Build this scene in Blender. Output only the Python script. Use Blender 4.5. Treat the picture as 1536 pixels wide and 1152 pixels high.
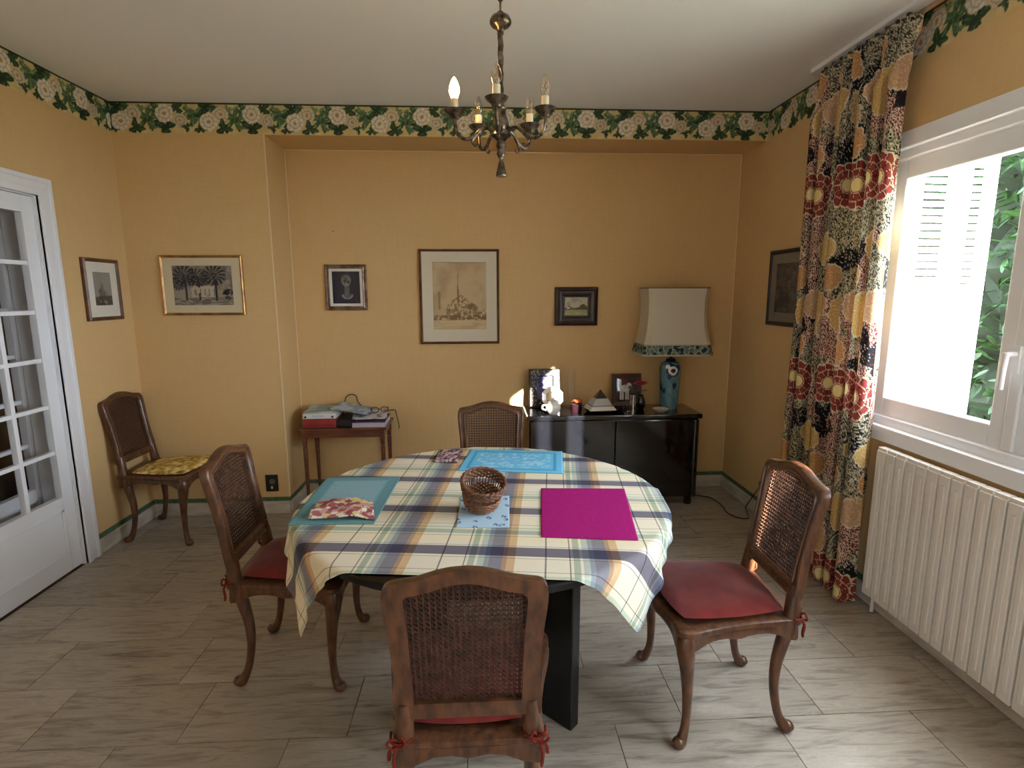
import bpy, math, random
import numpy as np
from mathutils import Vector, Matrix
random.seed(7); rng = np.random.default_rng(7)
for o in list(bpy.data.objects): bpy.data.objects.remove(o)
SC = bpy.context.scene
C = SC.collection
PI = math.pi

# ------------------------------------------------------------------ camera
H, F, PITCH, YAW, ROLL = 1.5212, 815.85, 0.1644, 0.0543, -0.0027
fw = Vector((math.sin(YAW)*math.cos(PITCH), math.cos(YAW)*math.cos(PITCH), -math.sin(PITCH)))
r0 = Vector((math.cos(YAW), -math.sin(YAW), 0)); u0 = r0.cross(fw)
rr = r0*math.cos(ROLL)+u0*math.sin(ROLL); uu = -r0*math.sin(ROLL)+u0*math.cos(ROLL)
cd = bpy.data.cameras.new('camera'); cd.sensor_width = 36; cd.lens = F/1536*36; cd.clip_start = .02
cam = bpy.data.objects.new('camera', cd); C.objects.link(cam)
cam.matrix_world = Matrix(((rr.x, uu.x, -fw.x, 0), (rr.y, uu.y, -fw.y, 0), (rr.z, uu.z, -fw.z, H), (0, 0, 0, 1)))
SC.camera = cam

# ------------------------------------------------------------------ room numbers
XL, XR, YB, YA, ZC, ZS, XP = -2.288, 1.903, 3.726, 4.080, 2.70, 2.516, -1.362
YR = -4.6                                   # far end of the room, behind the camera
W1 = (1.07, 2.65, .90, 2.17)                # window in view: y0 y1 z0 z1
W2 = (-.75, .62, .90, 2.17)                 # unseen twin along the same wall, added for daylight and sideboard sun stripes
W3 = (-2.9, -2.0, 1.20, 1.78)               # unseen smaller one behind the camera, added and sized to steer the sun
W4 = (-4.3, -2.9, .30, 2.20)                # unseen glazing behind the camera, added in the left wall for fill daylight
WT = .20                                    # wall thickness at windows

# ------------------------------------------------------------------ world, sun, exposure
w = bpy.data.worlds.new('sky'); SC.world = w; w.use_nodes = True
wn = w.node_tree; bg = wn.nodes['Background']
bg.inputs[0].default_value = (.76, .88, 1.0, 1); bg.inputs[1].default_value = 13.0
sd = bpy.data.lights.new('sun', 'SUN'); sd.energy = 52; sd.angle = .009; sd.color = (1, .93, .80)
sun = bpy.data.objects.new('sun', sd); C.objects.link(sun)
sun.rotation_euler = Vector((-.389, 1, -.285)).to_track_quat('-Z', 'Y').to_euler()
for k_, (y0, y1, z0, z1) in enumerate((W1, W2, W3, W4)):           # sampling portals in the window openings (emit nothing)
    ld = bpy.data.lights.new('window_portal', 'AREA'); ld.shape = 'RECTANGLE'; ld.size = z1-z0; ld.size_y = y1-y0
    ld.cycles.is_portal = True
    po = bpy.data.objects.new('window_portal', ld); C.objects.link(po)
    po.location = (XR+WT+.02 if k_ < 3 else XL-.2, (y0+y1)/2, (z0+z1)/2); po.rotation_euler = (0, PI/2 if k_ < 3 else -PI/2, 0)
vs = SC.view_settings
vs.view_transform = 'Standard'; vs.look = 'None'; vs.gamma = 1; vs.use_curve_mapping = False
vs.exposure = 0.92
SC.cycles.adaptive_threshold = .02; SC.cycles.max_bounces = 9; SC.cycles.diffuse_bounces = 6; SC.cycles.transparent_max_bounces = 12
SC.cycles.caustics_reflective = False; SC.cycles.caustics_refractive = False
SC.cycles.sample_clamp_indirect = 6

# ------------------------------------------------------------------ helpers
def lin(c):
    c = np.asarray(c, float)/255.
    return np.where(c <= .04045, c/12.92, ((c+.055)/1.055)**2.4)
def L4(c): return tuple(lin(c))+(1,)
MATS = {}
def mat(name, col=(200, 200, 200), rough=.6, metal=0, spec=.5, var=None, scale=(1, 1, 1), vscale=8, bump=0, bscale=60, coat=0, attr=None, emit=0, detail=4, sheen=0):
    if name in MATS: return MATS[name]
    m = bpy.data.materials.new(name); m.use_nodes = True; nt = m.node_tree; b = nt.nodes['Principled BSDF']
    b.inputs['Base Color'].default_value = L4(col); b.inputs['Roughness'].default_value = rough
    b.inputs['Metallic'].default_value = metal; b.inputs['Specular IOR Level'].default_value = spec
    b.inputs['Coat Weight'].default_value = coat; b.inputs['Coat Roughness'].default_value = .06
    b.inputs['Sheen Weight'].default_value = sheen
    N, K = nt.nodes.new, nt.links.new
    if attr:
        a = N('ShaderNodeVertexColor'); a.layer_name = attr; K(a.outputs[0], b.inputs['Base Color'])
    if var is not None or bump:
        tc = N('ShaderNodeTexCoord'); mp = N('ShaderNodeMapping'); mp.inputs['Scale'].default_value = scale
        K(tc.outputs['Object'], mp.inputs[0])
    if var is not None:
        nz = N('ShaderNodeTexNoise'); nz.inputs['Scale'].default_value = vscale; nz.inputs['Detail'].default_value = detail
        K(mp.outputs[0], nz.inputs['Vector'])
        cr = N('ShaderNodeValToRGB'); cr.color_ramp.elements[0].position = .35; cr.color_ramp.elements[1].position = .65
        cr.color_ramp.elements[0].color = L4(var); cr.color_ramp.elements[1].color = L4(col)
        K(nz.outputs[0], cr.inputs[0]); K(cr.outputs[0], b.inputs['Base Color'])
    if bump:
        n2 = N('ShaderNodeTexNoise'); n2.inputs['Scale'].default_value = bscale; n2.inputs['Detail'].default_value = 3
        K(mp.outputs[0], n2.inputs['Vector'])
        bp = N('ShaderNodeBump'); bp.inputs['Strength'].default_value = bump; bp.inputs['Distance'].default_value = .004
        K(n2.outputs[0], bp.inputs['Height']); K(bp.outputs[0], b.inputs['Normal'])
    if emit:
        b.inputs['Emission Color'].default_value = L4(col); b.inputs['Emission Strength'].default_value = emit
    MATS[name] = m
    return m
def glass_mat(name, tint=(255, 255, 255), amount=1.0):
    m = bpy.data.materials.new(name); m.use_nodes = True; nt = m.node_tree; nt.nodes.clear()
    N, K = nt.nodes.new, nt.links.new
    o = N('ShaderNodeOutputMaterial'); mx = N('ShaderNodeMixShader'); lw = N('ShaderNodeLayerWeight'); pw = N('ShaderNodeMath'); pw.operation = 'POWER'; pw.inputs[1].default_value = 5; fr = N('ShaderNodeMath'); fr.operation = 'MULTIPLY_ADD'; fr.inputs[1].default_value = .95; fr.inputs[2].default_value = .03; K(lw.outputs['Facing'], pw.inputs[0]); K(pw.outputs[0], fr.inputs[0])
    t = N('ShaderNodeBsdfTransparent'); t.inputs[0].default_value = L4(tint); g = N('ShaderNodeBsdfGlossy'); g.inputs['Roughness'].default_value = .01
    mu = N('ShaderNodeMath'); mu.operation = 'MULTIPLY'; mu.inputs[1].default_value = amount
    K(fr.outputs[0], mu.inputs[0]); K(mu.outputs[0], mx.inputs[0]); K(t.outputs[0], mx.inputs[1]); K(g.outputs[0], mx.inputs[2]); K(mx.outputs[0], o.inputs[0])
    MATS[name] = m
    return m
def empty(name, loc=(0, 0, 0), rotz=0, parent=None):
    o = bpy.data.objects.new(name, None); C.objects.link(o); o.location = loc; o.rotation_euler = (0, 0, rotz); o.empty_display_size = .1
    if parent: o.parent = parent
    return o
def tag(o, label, cat, group=None):
    o['label'] = label; o['category'] = cat
    if group: o['group'] = group
    return o
def struct(o): o['kind'] = 'structure'; return o
def thing(name, label, cat, loc=(0, 0, 0), rotz=0, group=None):
    return tag(empty(name, loc, rotz), label, cat, group)
class MB:
    def __init__(s): s.v = []; s.f = []
    def add(s, vs_, fs): n = len(s.v); s.v += [tuple(p) for p in vs_]; s.f += [tuple(i+n for i in f) for f in fs]; return s
    def box(s, a, b, M=None):
        x0, y0, z0 = a; x1, y1, z1 = b
        p = [(x0, y0, z0), (x1, y0, z0), (x1, y1, z0), (x0, y1, z0), (x0, y0, z1), (x1, y0, z1), (x1, y1, z1), (x0, y1, z1)]
        if M is not None: p = [M @ Vector(q) for q in p]
        return s.add(p, [(0, 3, 2, 1), (4, 5, 6, 7), (0, 1, 5, 4), (1, 2, 6, 5), (2, 3, 7, 6), (3, 0, 4, 7)])
    def rings(s, rings, cap=True, closed=False):
        n = len(rings[0]); k = len(rings); vs_ = [p for r in rings for p in r]; fs = []
        for i in range(k if closed else k-1):
            a, b = i*n, ((i+1) % k)*n
            for j in range(n): fs.append((a+j, a+(j+1) % n, b+(j+1) % n, b+j))
        if cap and not closed: fs.append(tuple(range(n))[::-1]); fs.append(tuple((k-1)*n+j for j in range(n)))
        return s.add(vs_, fs)
    def tube(s, pts, rad, n=8, closed=False, flat=1.0, cap=True, up=None):
        pts = [Vector(p) for p in pts]; k = len(pts)
        if not hasattr(rad, '__len__'): rad = [rad]*k
        rs = []; ref = None
        for i in range(k):
            a = pts[(i-1) % k] if (closed or i > 0) else pts[i]; b = pts[(i+1) % k] if (closed or i < k-1) else pts[i]
            t = (b-a).normalized()
            if ref is None: ref = Vector(up) if up else (Vector((0, 0, 1)) if abs(t.z) < .9 else Vector((1, 0, 0)))
            x = (ref - t*ref.dot(t)).normalized(); y = t.cross(x); ref = x
            rs.append([pts[i]+(x*math.cos(2*PI*j/n)*flat+y*math.sin(2*PI*j/n))*rad[i] for j in range(n)])
        return s.rings(rs, cap, closed)
    def lathe(s, prof, n=24, c=(0, 0, 0), sx=1, sy=1, cap=True):
        rs = [[(c[0]+r*sx*math.cos(2*PI*j/n), c[1]+r*sy*math.sin(2*PI*j/n), c[2]+z) for j in range(n)] for r, z in prof]
        return s.rings(rs, cap)
    def prism(s, poly, fn0, fn1):
        n = len(poly); return s.add([fn0(p) for p in poly]+[fn1(p) for p in poly], [tuple(range(n))[::-1], tuple(range(n, 2*n))]+[(i, (i+1) % n, n+(i+1) % n, n+i) for i in range(n)])
    def build(s, name, m, parent=None, smooth=None, bevel=0, bseg=2, loc=None):
        me = bpy.data.meshes.new(name); me.from_pydata(s.v, [], s.f); me.validate()
        import bmesh
        bm = bmesh.new(); bm.from_mesh(me); bmesh.ops.recalc_face_normals(bm, faces=bm.faces); bm.to_mesh(me); bm.free()
        me.materials.append(m); return link(name, me, parent, smooth, bevel, bseg, loc)
def link(name, me, parent=None, smooth=None, bevel=0, bseg=2, loc=None):
    if smooth is not None:
        me.polygons.foreach_set('use_smooth', [True]*len(me.polygons)); me.set_sharp_from_angle(angle=math.radians(smooth))
    o = bpy.data.objects.new(name, me); C.objects.link(o)
    if parent: o.parent = parent
    if loc: o.location = loc
    if bevel:
        b = o.modifiers.new('bevel', 'BEVEL'); b.width = bevel; b.segments = bseg; b.limit_method = 'ANGLE'
    return o
def copy_tree(o, parent=None):
    c = o.copy(); C.objects.link(c); c.parent = parent
    for ch in list(o.children): copy_tree(ch, c)
    return c
def catmull(p, k=4, closed=False):
    p = [Vector(q) for q in p]; n = len(p); out = []
    for i in range(n if closed else n-1):
        g = lambda j: p[j % n] if closed else p[min(max(j, 0), n-1)]
        a, b, c, d = g(i-1), g(i), g(i+1), g(i+2)
        for j in range(k):
            t = j/k; out.append(.5*((2*b)+(c-a)*t+(2*a-5*b+4*c-d)*t*t+(3*b-a-3*c+d)*t**3))
    if not closed: out.append(p[-1])
    return out
# ---- numpy noise and painted meshes (flat prints: one colour per vertex of a fine grid)
def hsh(i, j, s): 
    v = np.sin(i*127.1+j*311.7+s*74.7)*43758.5453
    return v-np.floor(v)
def vn(x, y, s=0):
    i, j = np.floor(x), np.floor(y); fx, fy = x-i, y-j; fx = fx*fx*(3-2*fx); fy = fy*fy*(3-2*fy)
    return (hsh(i, j, s)*(1-fx)+hsh(i+1, j, s)*fx)*(1-fy)+(hsh(i, j+1, s)*(1-fx)+hsh(i+1, j+1, s)*fx)*fy
def fbm(x, y, s=0, o=4):
    r = 0; a = .5
    for k in range(o): r = r+a*vn(x*2**k, y*2**k, s+k*3.1); a *= .5
    return r
def vor(x, y, s=0):
    i, j = np.floor(x), np.floor(y); d1 = np.full(x.shape, 9.); d2 = np.full(x.shape, 9.); cid = np.zeros(x.shape)
    for a in (-1, 0, 1):
        for b in (-1, 0, 1):
            px = i+a+hsh(i+a, j+b, s); py = j+b+hsh(i+a, j+b, s+5.3); d = np.hypot(x-px, y-py); h = hsh(i+a, j+b, s+9.7)
            m1 = d < d1; d2 = np.where(m1, d1, np.minimum(d2, d)); cid = np.where(m1, h, cid); d1 = np.where(m1, d, d1)
    return d1, d2, cid
def mixc(c, col, m): return c+(np.asarray(col, float)-c)*np.clip(m, 0, 1)[..., None]
def flat(x, col): return np.zeros(x.shape+(3,))+np.asarray(col, float)
def grid_mesh(name, P, rgb, m, closed_u=False):
    ny, nx = P.shape[:2]; me = bpy.data.meshes.new(name)
    idx = np.arange(ny*nx).reshape(ny, nx)
    q = np.stack([idx[:-1, :-1], idx[:-1, 1:], idx[1:, 1:], idx[1:, :-1]], -1).reshape(-1, 4)
    me.vertices.add(ny*nx); me.vertices.foreach_set('co', P.reshape(-1).astype(np.float32))
    me.loops.add(q.size); me.loops.foreach_set('vertex_index', q.reshape(-1).astype(np.int32))
    me.polygons.add(len(q)); me.polygons.foreach_set('loop_start', np.arange(0, q.size, 4, dtype=np.int32))
    me.polygons.foreach_set('loop_total', np.full(len(q), 4, dtype=np.int32))
    me.update(calc_edges=True); me.validate()
    if rgb is not None:
        a = me.color_attributes.new('print', 'FLOAT_COLOR', 'POINT')
        a.data.foreach_set('color', np.concatenate([lin(np.clip(rgb, 0, 255)), np.ones((ny, nx, 1))], -1).reshape(-1).astype(np.float32))
    me.materials.append(m); return me
def print_sheet(name, w, h, res, fn, m, parent, y=0, z=0, x=0, plane='xz', smooth=None):
    nx, ny = max(3, int(w/res)+1), max(3, int(h/res)+1)
    u, v = np.meshgrid(np.linspace(0, 1, nx), np.linspace(0, 1, ny))
    P = np.zeros((ny, nx, 3)); P[..., 0] = x+(u-.5)*w
    if plane == 'xz': P[..., 1] = y; P[..., 2] = z+(v-.5)*h
    else: P[..., 1] = y+(v-.5)*h; P[..., 2] = z
    return link(name, grid_mesh(name, P, fn(u, v), m), parent, smooth)

# ------------------------------------------------------------------ materials
def wall_mat():
    m = mat('wallpaper', (205, 172, 122), .75, spec=.2)
    nt = m.node_tree; b = nt.nodes['Principled BSDF']; N, K = nt.nodes.new, nt.links.new
    tc = N('ShaderNodeTexCoord'); mp = N('ShaderNodeMapping'); mp.inputs['Scale'].default_value = (120, 120, 9); K(tc.outputs['Object'], mp.inputs[0])
    mp2 = N('ShaderNodeMapping'); mp2.inputs['Scale'].default_value = (10, 10, 130); K(tc.outputs['Object'], mp2.inputs[0])
    n1 = N('ShaderNodeTexNoise'); n1.inputs['Scale'].default_value = 1; K(mp.outputs[0], n1.inputs['Vector'])
    n2 = N('ShaderNodeTexNoise'); n2.inputs['Scale'].default_value = 1; K(mp2.outputs[0], n2.inputs['Vector'])
    ad = N('ShaderNodeMath'); ad.operation = 'ADD'; K(n1.outputs[0], ad.inputs[0]); K(n2.outputs[0], ad.inputs[1])
    cr = N('ShaderNodeValToRGB'); K(ad.outputs[0], cr.inputs[0])
    cr.color_ramp.elements[0].position = .7; cr.color_ramp.elements[1].position = 1.0
    mr = N('ShaderNodeMapRange'); mr.inputs[1].default_value = .7; mr.inputs[2].default_value = 1.3; K(ad.outputs[0], mr.inputs[0]); K(mr.outputs[0], cr.inputs[0])
    cr.color_ramp.elements[0].position = 0; cr.color_ramp.elements[0].color = L4((205, 171, 120)); cr.color_ramp.elements[1].color = L4((210, 177, 126))
    K(cr.outputs[0], b.inputs['Base Color'])
    bp = N('ShaderNodeBump'); bp.inputs['Strength'].default_value = .06; bp.inputs['Distance'].default_value = .002
    K(ad.outputs[0], bp.inputs['Height']); K(bp.outputs[0], b.inputs['Normal'])
    return m
M_WALL = wall_mat()
M_CEIL = mat('ceiling_paint', (238, 238, 238), .8, spec=.2)
M_WHITE = mat('white_paint', (228, 229, 233), .35, spec=.5)
M_PVC = mat('white_window_plastic', (232, 234, 238), .3, spec=.5)
M_RAD = mat('radiator_enamel', (226, 220, 212), .38, spec=.45)
M_BLACK = mat('black_lacquer', (14, 15, 20), .07, spec=.6, coat=.6)
M_SATIN = mat('black_satin', (9, 9, 11), .22, spec=.4)
M_WOOD = mat('chair_walnut', (104, 66, 42), .33, spec=.45, var=(62, 38, 24), scale=(3, 3, 1), vscale=16, bump=.08, bscale=50, coat=.15)
M_WOOD2 = mat('mahogany', (112, 58, 36), .3, spec=.5, var=(78, 34, 20), scale=(1, 4, 4), vscale=8, coat=.3)
M_CANE = mat('cane', (84, 54, 40), .55, spec=.3, var=(58, 37, 28), vscale=40)
M_RED = mat('red_cushion_cloth', (120, 40, 35), .9, spec=.12, var=(104, 33, 29), vscale=20, bump=.3, bscale=400, sheen=.25)
M_GLASS = glass_mat('clear_glass')
M_PIC_GLASS = glass_mat('picture_glass', amount=.7)
M_PRINT = mat('printed_paper', (255, 255, 255), .65, spec=.25, attr='print')
M_PRINTCLOTH = mat('printed_cloth', (255, 255, 255), .9, spec=.12, attr='print')
M_BRASS = mat('aged_brass', (128, 114, 98), .3, metal=.9, var=(58, 50, 43), vscale=60)
M_DARK = mat('dark_metal', (28, 26, 25), .4)
M_GREY = mat('grey_plastic', (70, 68, 66), .5)

def tile_mat():
    m = mat('travertine', (196, 184, 166), .24, spec=.5)
    nt = m.node_tree; b = nt.nodes['Principled BSDF']; N, K = nt.nodes.new, nt.links.new
    tc = N('ShaderNodeTexCoord'); oi = N('ShaderNodeObjectInfo')
    mp = N('ShaderNodeMapping'); mp.inputs['Scale'].default_value = (2.6, 22, 1); K(tc.outputs['Object'], mp.inputs[0])
    cb = N('ShaderNodeCombineXYZ'); mu = N('ShaderNodeMath'); mu.operation = 'MULTIPLY'; mu.inputs[1].default_value = 90; K(oi.outputs['Random'], mu.inputs[0])
    K(mu.outputs[0], cb.inputs[2]); K(mu.outputs[0], cb.inputs[0]); K(cb.outputs[0], mp.inputs['Location'])
    nz = N('ShaderNodeTexNoise'); nz.inputs['Scale'].default_value = 1.5; nz.inputs['Detail'].default_value = 8; nz.inputs['Roughness'].default_value = .68; nz.inputs['Distortion'].default_value = .9
    K(mp.outputs[0], nz.inputs['Vector'])
    cr = N('ShaderNodeValToRGB'); e = cr.color_ramp.elements
    e[0].position = .28; e[0].color = L4((106, 97, 86)); e[1].position = .72; e[1].color = L4((200, 191, 178))
    k = e.new(.42); k.color = L4((146, 136, 123)); k = e.new(.50); k.color = L4((166, 155, 141)); k = e.new(.58); k.color = L4((175, 165, 151))
    K(nz.outputs[0], cr.inputs[0])
    hv = N('ShaderNodeHueSaturation'); mr = N('ShaderNodeMapRange'); mr.inputs[3].default_value = .90; mr.inputs[4].default_value = 1.06
    K(oi.outputs['Random'], mr.inputs[0]); K(mr.outputs[0], hv.inputs['Value']); K(cr.outputs[0], hv.inputs['Color']); K(hv.outputs[0], b.inputs['Base Color'])
    m2 = N('ShaderNodeMapRange'); m2.inputs[1].default_value = .3; m2.inputs[2].default_value = .7; m2.inputs[3].default_value = .42; m2.inputs[4].default_value = .2
    K(nz.outputs[0], m2.inputs[0]); K(m2.outputs[0], b.inputs['Roughness'])
    bp = N('ShaderNodeBump'); bp.inputs['Strength'].default_value = .12; bp.inputs['Distance'].default_value = .002; K(nz.outputs[0], bp.inputs['Height']); K(bp.outputs[0], b.inputs['Normal'])
    return m
M_TILE = tile_mat()
M_GROUT = mat('grout', (66, 58, 50), .9)
M_MARBLE = mat('skirting_marble', (206, 198, 186), .3, var=(176, 166, 152), vscale=7, scale=(1, 1, 3))
M_GREEN = mat('green_paper_stripe', (84, 112, 82), .7, var=(64, 92, 66), vscale=30)

# ------------------------------------------------------------------ the setting
fl = struct(MB().box((XL-.3, YR-.3, -.12), (XR+.3, YA+.2, -.004)).build('floor', M_GROUT))
y = YR; ri = 0
row_joints = {}
while y < YA:
    y1 = min(y+.30, YA)
    x = XL-random.uniform(0.0, .5)
    while x < XR:
        x1 = x+random.choice((.52, .58, .58, .62))
        a, b = max(x, XL), min(x1, XR)
        if b-a > .02:
            g = .0015
            o = MB().box((-(b-a)/2+g, -(y1-y)/2+g, -.012), ((b-a)/2-g, (y1-y)/2-g, random.uniform(-.0002, .0002))).build('tile', M_TILE, fl, loc=((a+b)/2, (y+y1)/2, 0))
        x = x1
    y = y1
struct(MB().box((XL-.3, YR-.3, ZC), (XR+.3, YA+.2, ZC+.15)).build('ceiling', M_CEIL))
# back wall: alcove back, the pier on the left and the beam over the alcove
wb = struct(MB().box((XL-.2, YA, -.1), (XR+.28, YA+.2, ZC+.1)).box((XL-.2, YB, -.1), (XP, YA, ZC+.1)).box((XP, YB, ZS), (XR, YA, ZC+.1)).build('wall_back', M_WALL))
D0, D1, DZ = 2.22, 3.05, 2.03              # door opening in the left wall
struct(MB().box((XL-.18, YR-.2, -.1), (XL, W4[0], ZC)).box((XL-.18, W4[1], -.1), (XL, D0, ZC)).box((XL-.18, W4[0], -.1), (XL, W4[1], W4[2])).box((XL-.18, W4[0], W4[3]), (XL, W4[1], ZC)).box((XL-.18, D1, -.1), (XL, YB, ZC)).box((XL-.18, D0, DZ), (XL, D1, ZC)).build('wall_left', M_WALL))
m = MB()
ys = [YR-.2, W3[0], W3[1], W2[0], W2[1], W1[0], W1[1], YA]
for i in range(7):
    a, b = ys[i], ys[i+1]
    if i in (1, 3, 5): m.box((XR, a, -.1), (XR+WT, b, (W3 if i == 1 else W1)[2]-.02)).box((XR, a, W3[3] if i == 1 else W1[3]), (XR+WT, b, ZC))
    else: m.box((XR, a, -.1), (XR+WT, b, ZC))
struct(m.build('wall_right', M_WALL))
struct(MB().box((XL-.3, YR-.2, -.1), (XR+.3, YR, ZC)).build('wall_rear', M_WALL))
# skirting and green paper stripe
def skirt(nm, a, b):
    a, b = Vector(a), Vector(b); d = (b-a).normalized(); n = Vector((d.y, -d.x, 0))
    def slab(z0, z1, t): 
        p = [a, b, b+n*t, a+n*t]; return MB().prism([(q.x, q.y) for q in p], lambda q: (q[0], q[1], z0), lambda q: (q[0], q[1], z1))
    s = struct(slab(.0005, .088, .014).build(nm, M_MARBLE, bevel=.003))
    g = slab(.0885, .118, .002).build('paper_stripe', M_GREEN, s); g['label'] = 'green printed paper stripe above the skirting'
skirt('baseboard_left', (XL, YB, 0), (XL, D1+.09, 0)) if False else None
skirt('baseboard_left', (XL, D1+.085, 0), (XL, YB, 0))
skirt('baseboard_pier', (XL, YB, 0), (XP, YB, 0))
skirt('baseboard_return', (XP, YB, 0), (XP, YA, 0))
skirt('baseboard_back', (XP, YA, 0), (XR, YA, 0))
skirt('baseboard_right', (XR, YA, 0), (XR, YR, 0))
skirt('baseboard_left_front', (XL, YR, 0), (XL, D0-.085, 0))

# floral paper border under the ceiling
PER = .53
def paint_border(u, v):                     # u metres along the wall, v 0..1 upward
    h = ZC-ZS; V = v*h; U = np.mod(u, PER); c = flat(U, (202, 178, 122))
    c = mixc(c, (218, 198, 146), (fbm(u*30, V*30, 2)-.45)*3)
    wob = .010*(vn(u*70, V*70, 3)-.5)
    def each(cx, cy):
        dx = np.mod(U-cx*PER+PER/2, PER)-PER/2; dy = V-cy*h; return dx, dy, np.arctan2(dy, dx), np.hypot(dx, dy)+wob
    def leaf(cx, cy, r, col, s, lobes=3):
        nonlocal c
        dx, dy, th, rd = each(cx, cy); r = r*h
        R = r*(.70+.26*np.cos(lobes*(th+s))+.14*np.cos(7*th+s*3)); mk = (R-rd)/.0025
        c = mixc(c, col, mk); c = mixc(c, np.asarray(col)*1.45+12, np.clip(mk, 0, 1)*(np.abs(np.sin(th*lobes/2+s*lobes/2)) < .16)*.8)
        c = mixc(c, np.asarray(col)*.6, np.clip(mk, 0, 1)*(fbm(dx*60, dy*60, s) > .56)*.7)
    def flower(cx, cy, r, s, col=(222, 210, 190), n=5):
        nonlocal c
        dx, dy, th, rd = each(cx, cy); r = r*h
        R = r*(.88+.12*np.abs(np.sin(n/2*th+s))); mk = np.clip((R-rd)/.0025, 0, 1)
        k = flat(U, col); k = mixc(k, np.asarray(col)*.80, (np.abs(np.sin(n*th+s*2)) < .28)*(rd > r*.3)*.8)
        k = mixc(k, np.asarray(col)*.74, (np.abs(rd-r*.56) < .0035)*.8); k = mixc(k, np.asarray(col)*.78, ((R-rd) < .004)*.6); k = mixc(k, (172, 138, 92), (r*.24-rd)/.004)
        c = c+(k-c)*mk[..., None]
    D, M, Lg = (48, 70, 46), (80, 106, 72), (112, 132, 92)
    leaf(.325, .55, .40, M, .4, 5); leaf(.80, .48, .40, M, 1.1, 5); leaf(.27, .72, .26, Lg, 2.1); leaf(.90, .80, .28, M, .3); leaf(.73, .78, .2, Lg, 1.8)
    leaf(.14, .82, .30, D, 1.0); leaf(.47, .82, .34, D, 2.0); leaf(.555, .86, .22, M, .2); leaf(.935, .42, .22, D, .6); leaf(.40, .60, .18, D, .9)
    flower(.17, .42, .25, .7, (204, 188, 160), 7); flower(.64, .62, .28, 1.9, (214, 196, 168), 6)
    leaf(.0, .18, .36, D, 1.57); leaf(.40, .17, .22, D, .5); leaf(.665, .18, .30, D, 2.4); leaf(.235, .2, .17, D, 1.3); leaf(.86, .2, .17, M, .1)
    flower(.0, .64, .325, .3); flower(.495, .38, .315, 1.4)
    c = mixc(c, (46, 52, 32), (v > .945)*1.)
    return c
def border(nm, a, b, off, res=.004):
    a, b = Vector((*a, 0)), Vector((*b, 0)); ln = (b-a).length; d = (b-a)/ln; n = Vector((d.y, -d.x, 0))
    nx, ny = int(ln/res), 48
    u, v = np.meshgrid(np.linspace(0, ln, nx), np.linspace(0, 1, ny))
    P = np.zeros((ny, nx, 3)); P[..., 0] = a.x+d.x*u+n.x*.0015; P[..., 1] = a.y+d.y*u+n.y*.0015; P[..., 2] = ZS+.002+v*(ZC-ZS-.002)
    o = struct(link(nm, grid_mesh(nm, P, paint_border(u+off, v), M_PRINT))); o['label'] = 'wallpaper border printed with white flowers and green leaves'
border('trim_1', (XL, .4), (XL, YB), .1)
border('trim_2', (XL, YB), (XR, YB), .2)
border('trim_3', (XR, YB), (XR, .4), .05, .0035)

# glazed door in the left wall
def glazed_leaf(parent, x, y0, y1, z0, z1, t, cols, rows, zb, sw, panel=True):
    def bar(n, a, b): return MB().box(a, b).build(n, M_WHITE, parent, bevel=.003)
    bar('stile', (x-t, y0, z0), (x, y0+sw, z1)); bar('stile', (x-t, y1-sw, z0), (x, y1, z1))
    bar('rail', (x-t, y0+sw, z1-.085), (x, y1-sw, z1)); bar('rail', (x-t, y0+sw, z0), (x, y1-sw, zb))
    gw = (y1-y0-2*sw)/cols; gh = (z1-.085-zb)/rows
    for i in range(1, cols): bar('muntin', (x-t+.004, y0+sw+i*gw-.012, zb), (x-.004, y0+sw+i*gw+.012, z1-.085))
    for j in range(1, rows): bar('muntin', (x-t+.006, y0+sw, zb+j*gh-.011), (x-.006, y1-sw, zb+j*gh+.011))
    for i in range(cols):
        for j in range(rows):
            MB().box((x-t/2-.002, y0+sw+i*gw+.010, zb+j*gh+.009), (x-t/2+.002, y0+sw+(i+1)*gw-.010, zb+(j+1)*gh-.009)).build('pane', M_GLASS, parent)
    if panel:
        a0, a1, c0, c1 = y0+sw+.01, y1-sw-.01, z0+.10, zb-.06
        mm = MB()
        for q in ((a0, a1, c0, c0+.018), (a0, a1, c1-.018, c1), (a0, a0+.018, c0, c1), (a1-.018, a1, c0, c1)): mm.box((x, q[0], q[2]), (x+.008, q[1], q[3]))
        mm.build('panel_moulding', M_WHITE, parent, bevel=.004)
door = struct(empty('door_1'))
glazed_leaf(door, XL-.012, D0+.012, D1-.012, .006, DZ-.012, .04, 3, 6, .43, .075)
d2 = struct(empty('door_2'))
glazed_leaf(d2, XL-.19, D0-.03, D1+.09, .006, DZ-.012, .04, 3, 6, .46, .12)
tr = MB()
for (a, b, t) in ((.0, .09, .018), (.0, .03, .026), (.07, .09, .024)):
    tr.box((XL, D1+a-.004, 0), (XL+t, D1+b, DZ+b)).box((XL, D0-b, 0), (XL+t, D0-a+.004, DZ+b)).box((XL, D0-a, DZ+a-.004), (XL+t, D1+a, DZ+b))
struct(tr.build('trim_4', M_WHITE, bevel=.004))
struct(MB().box((XL-.18, D1-.010, 0), (XL+.004, D1, DZ)).box((XL-.18, D0, 0), (XL+.004, D0+.010, DZ)).box((XL-.18, D0, DZ-.010), (XL+.004, D1, DZ)).build('trim_5', M_WHITE))
M_BEAD = mat('corner_bead', (222, 200, 160), .6)
bd = MB().box((XP-.001, YA-.006, .12), (XP+.007, YA, ZS)).box((XP, YA-.006, ZS-.007), (XR, YA, ZS)).box((XR-.007, YA-.007, .12), (XR, YA, ZS)).box((XP-.006, YB-.003, .12), (XP+.002, YB+.005, ZS))
struct(bd.build('trim_6', M_BEAD, bevel=.002))
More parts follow.
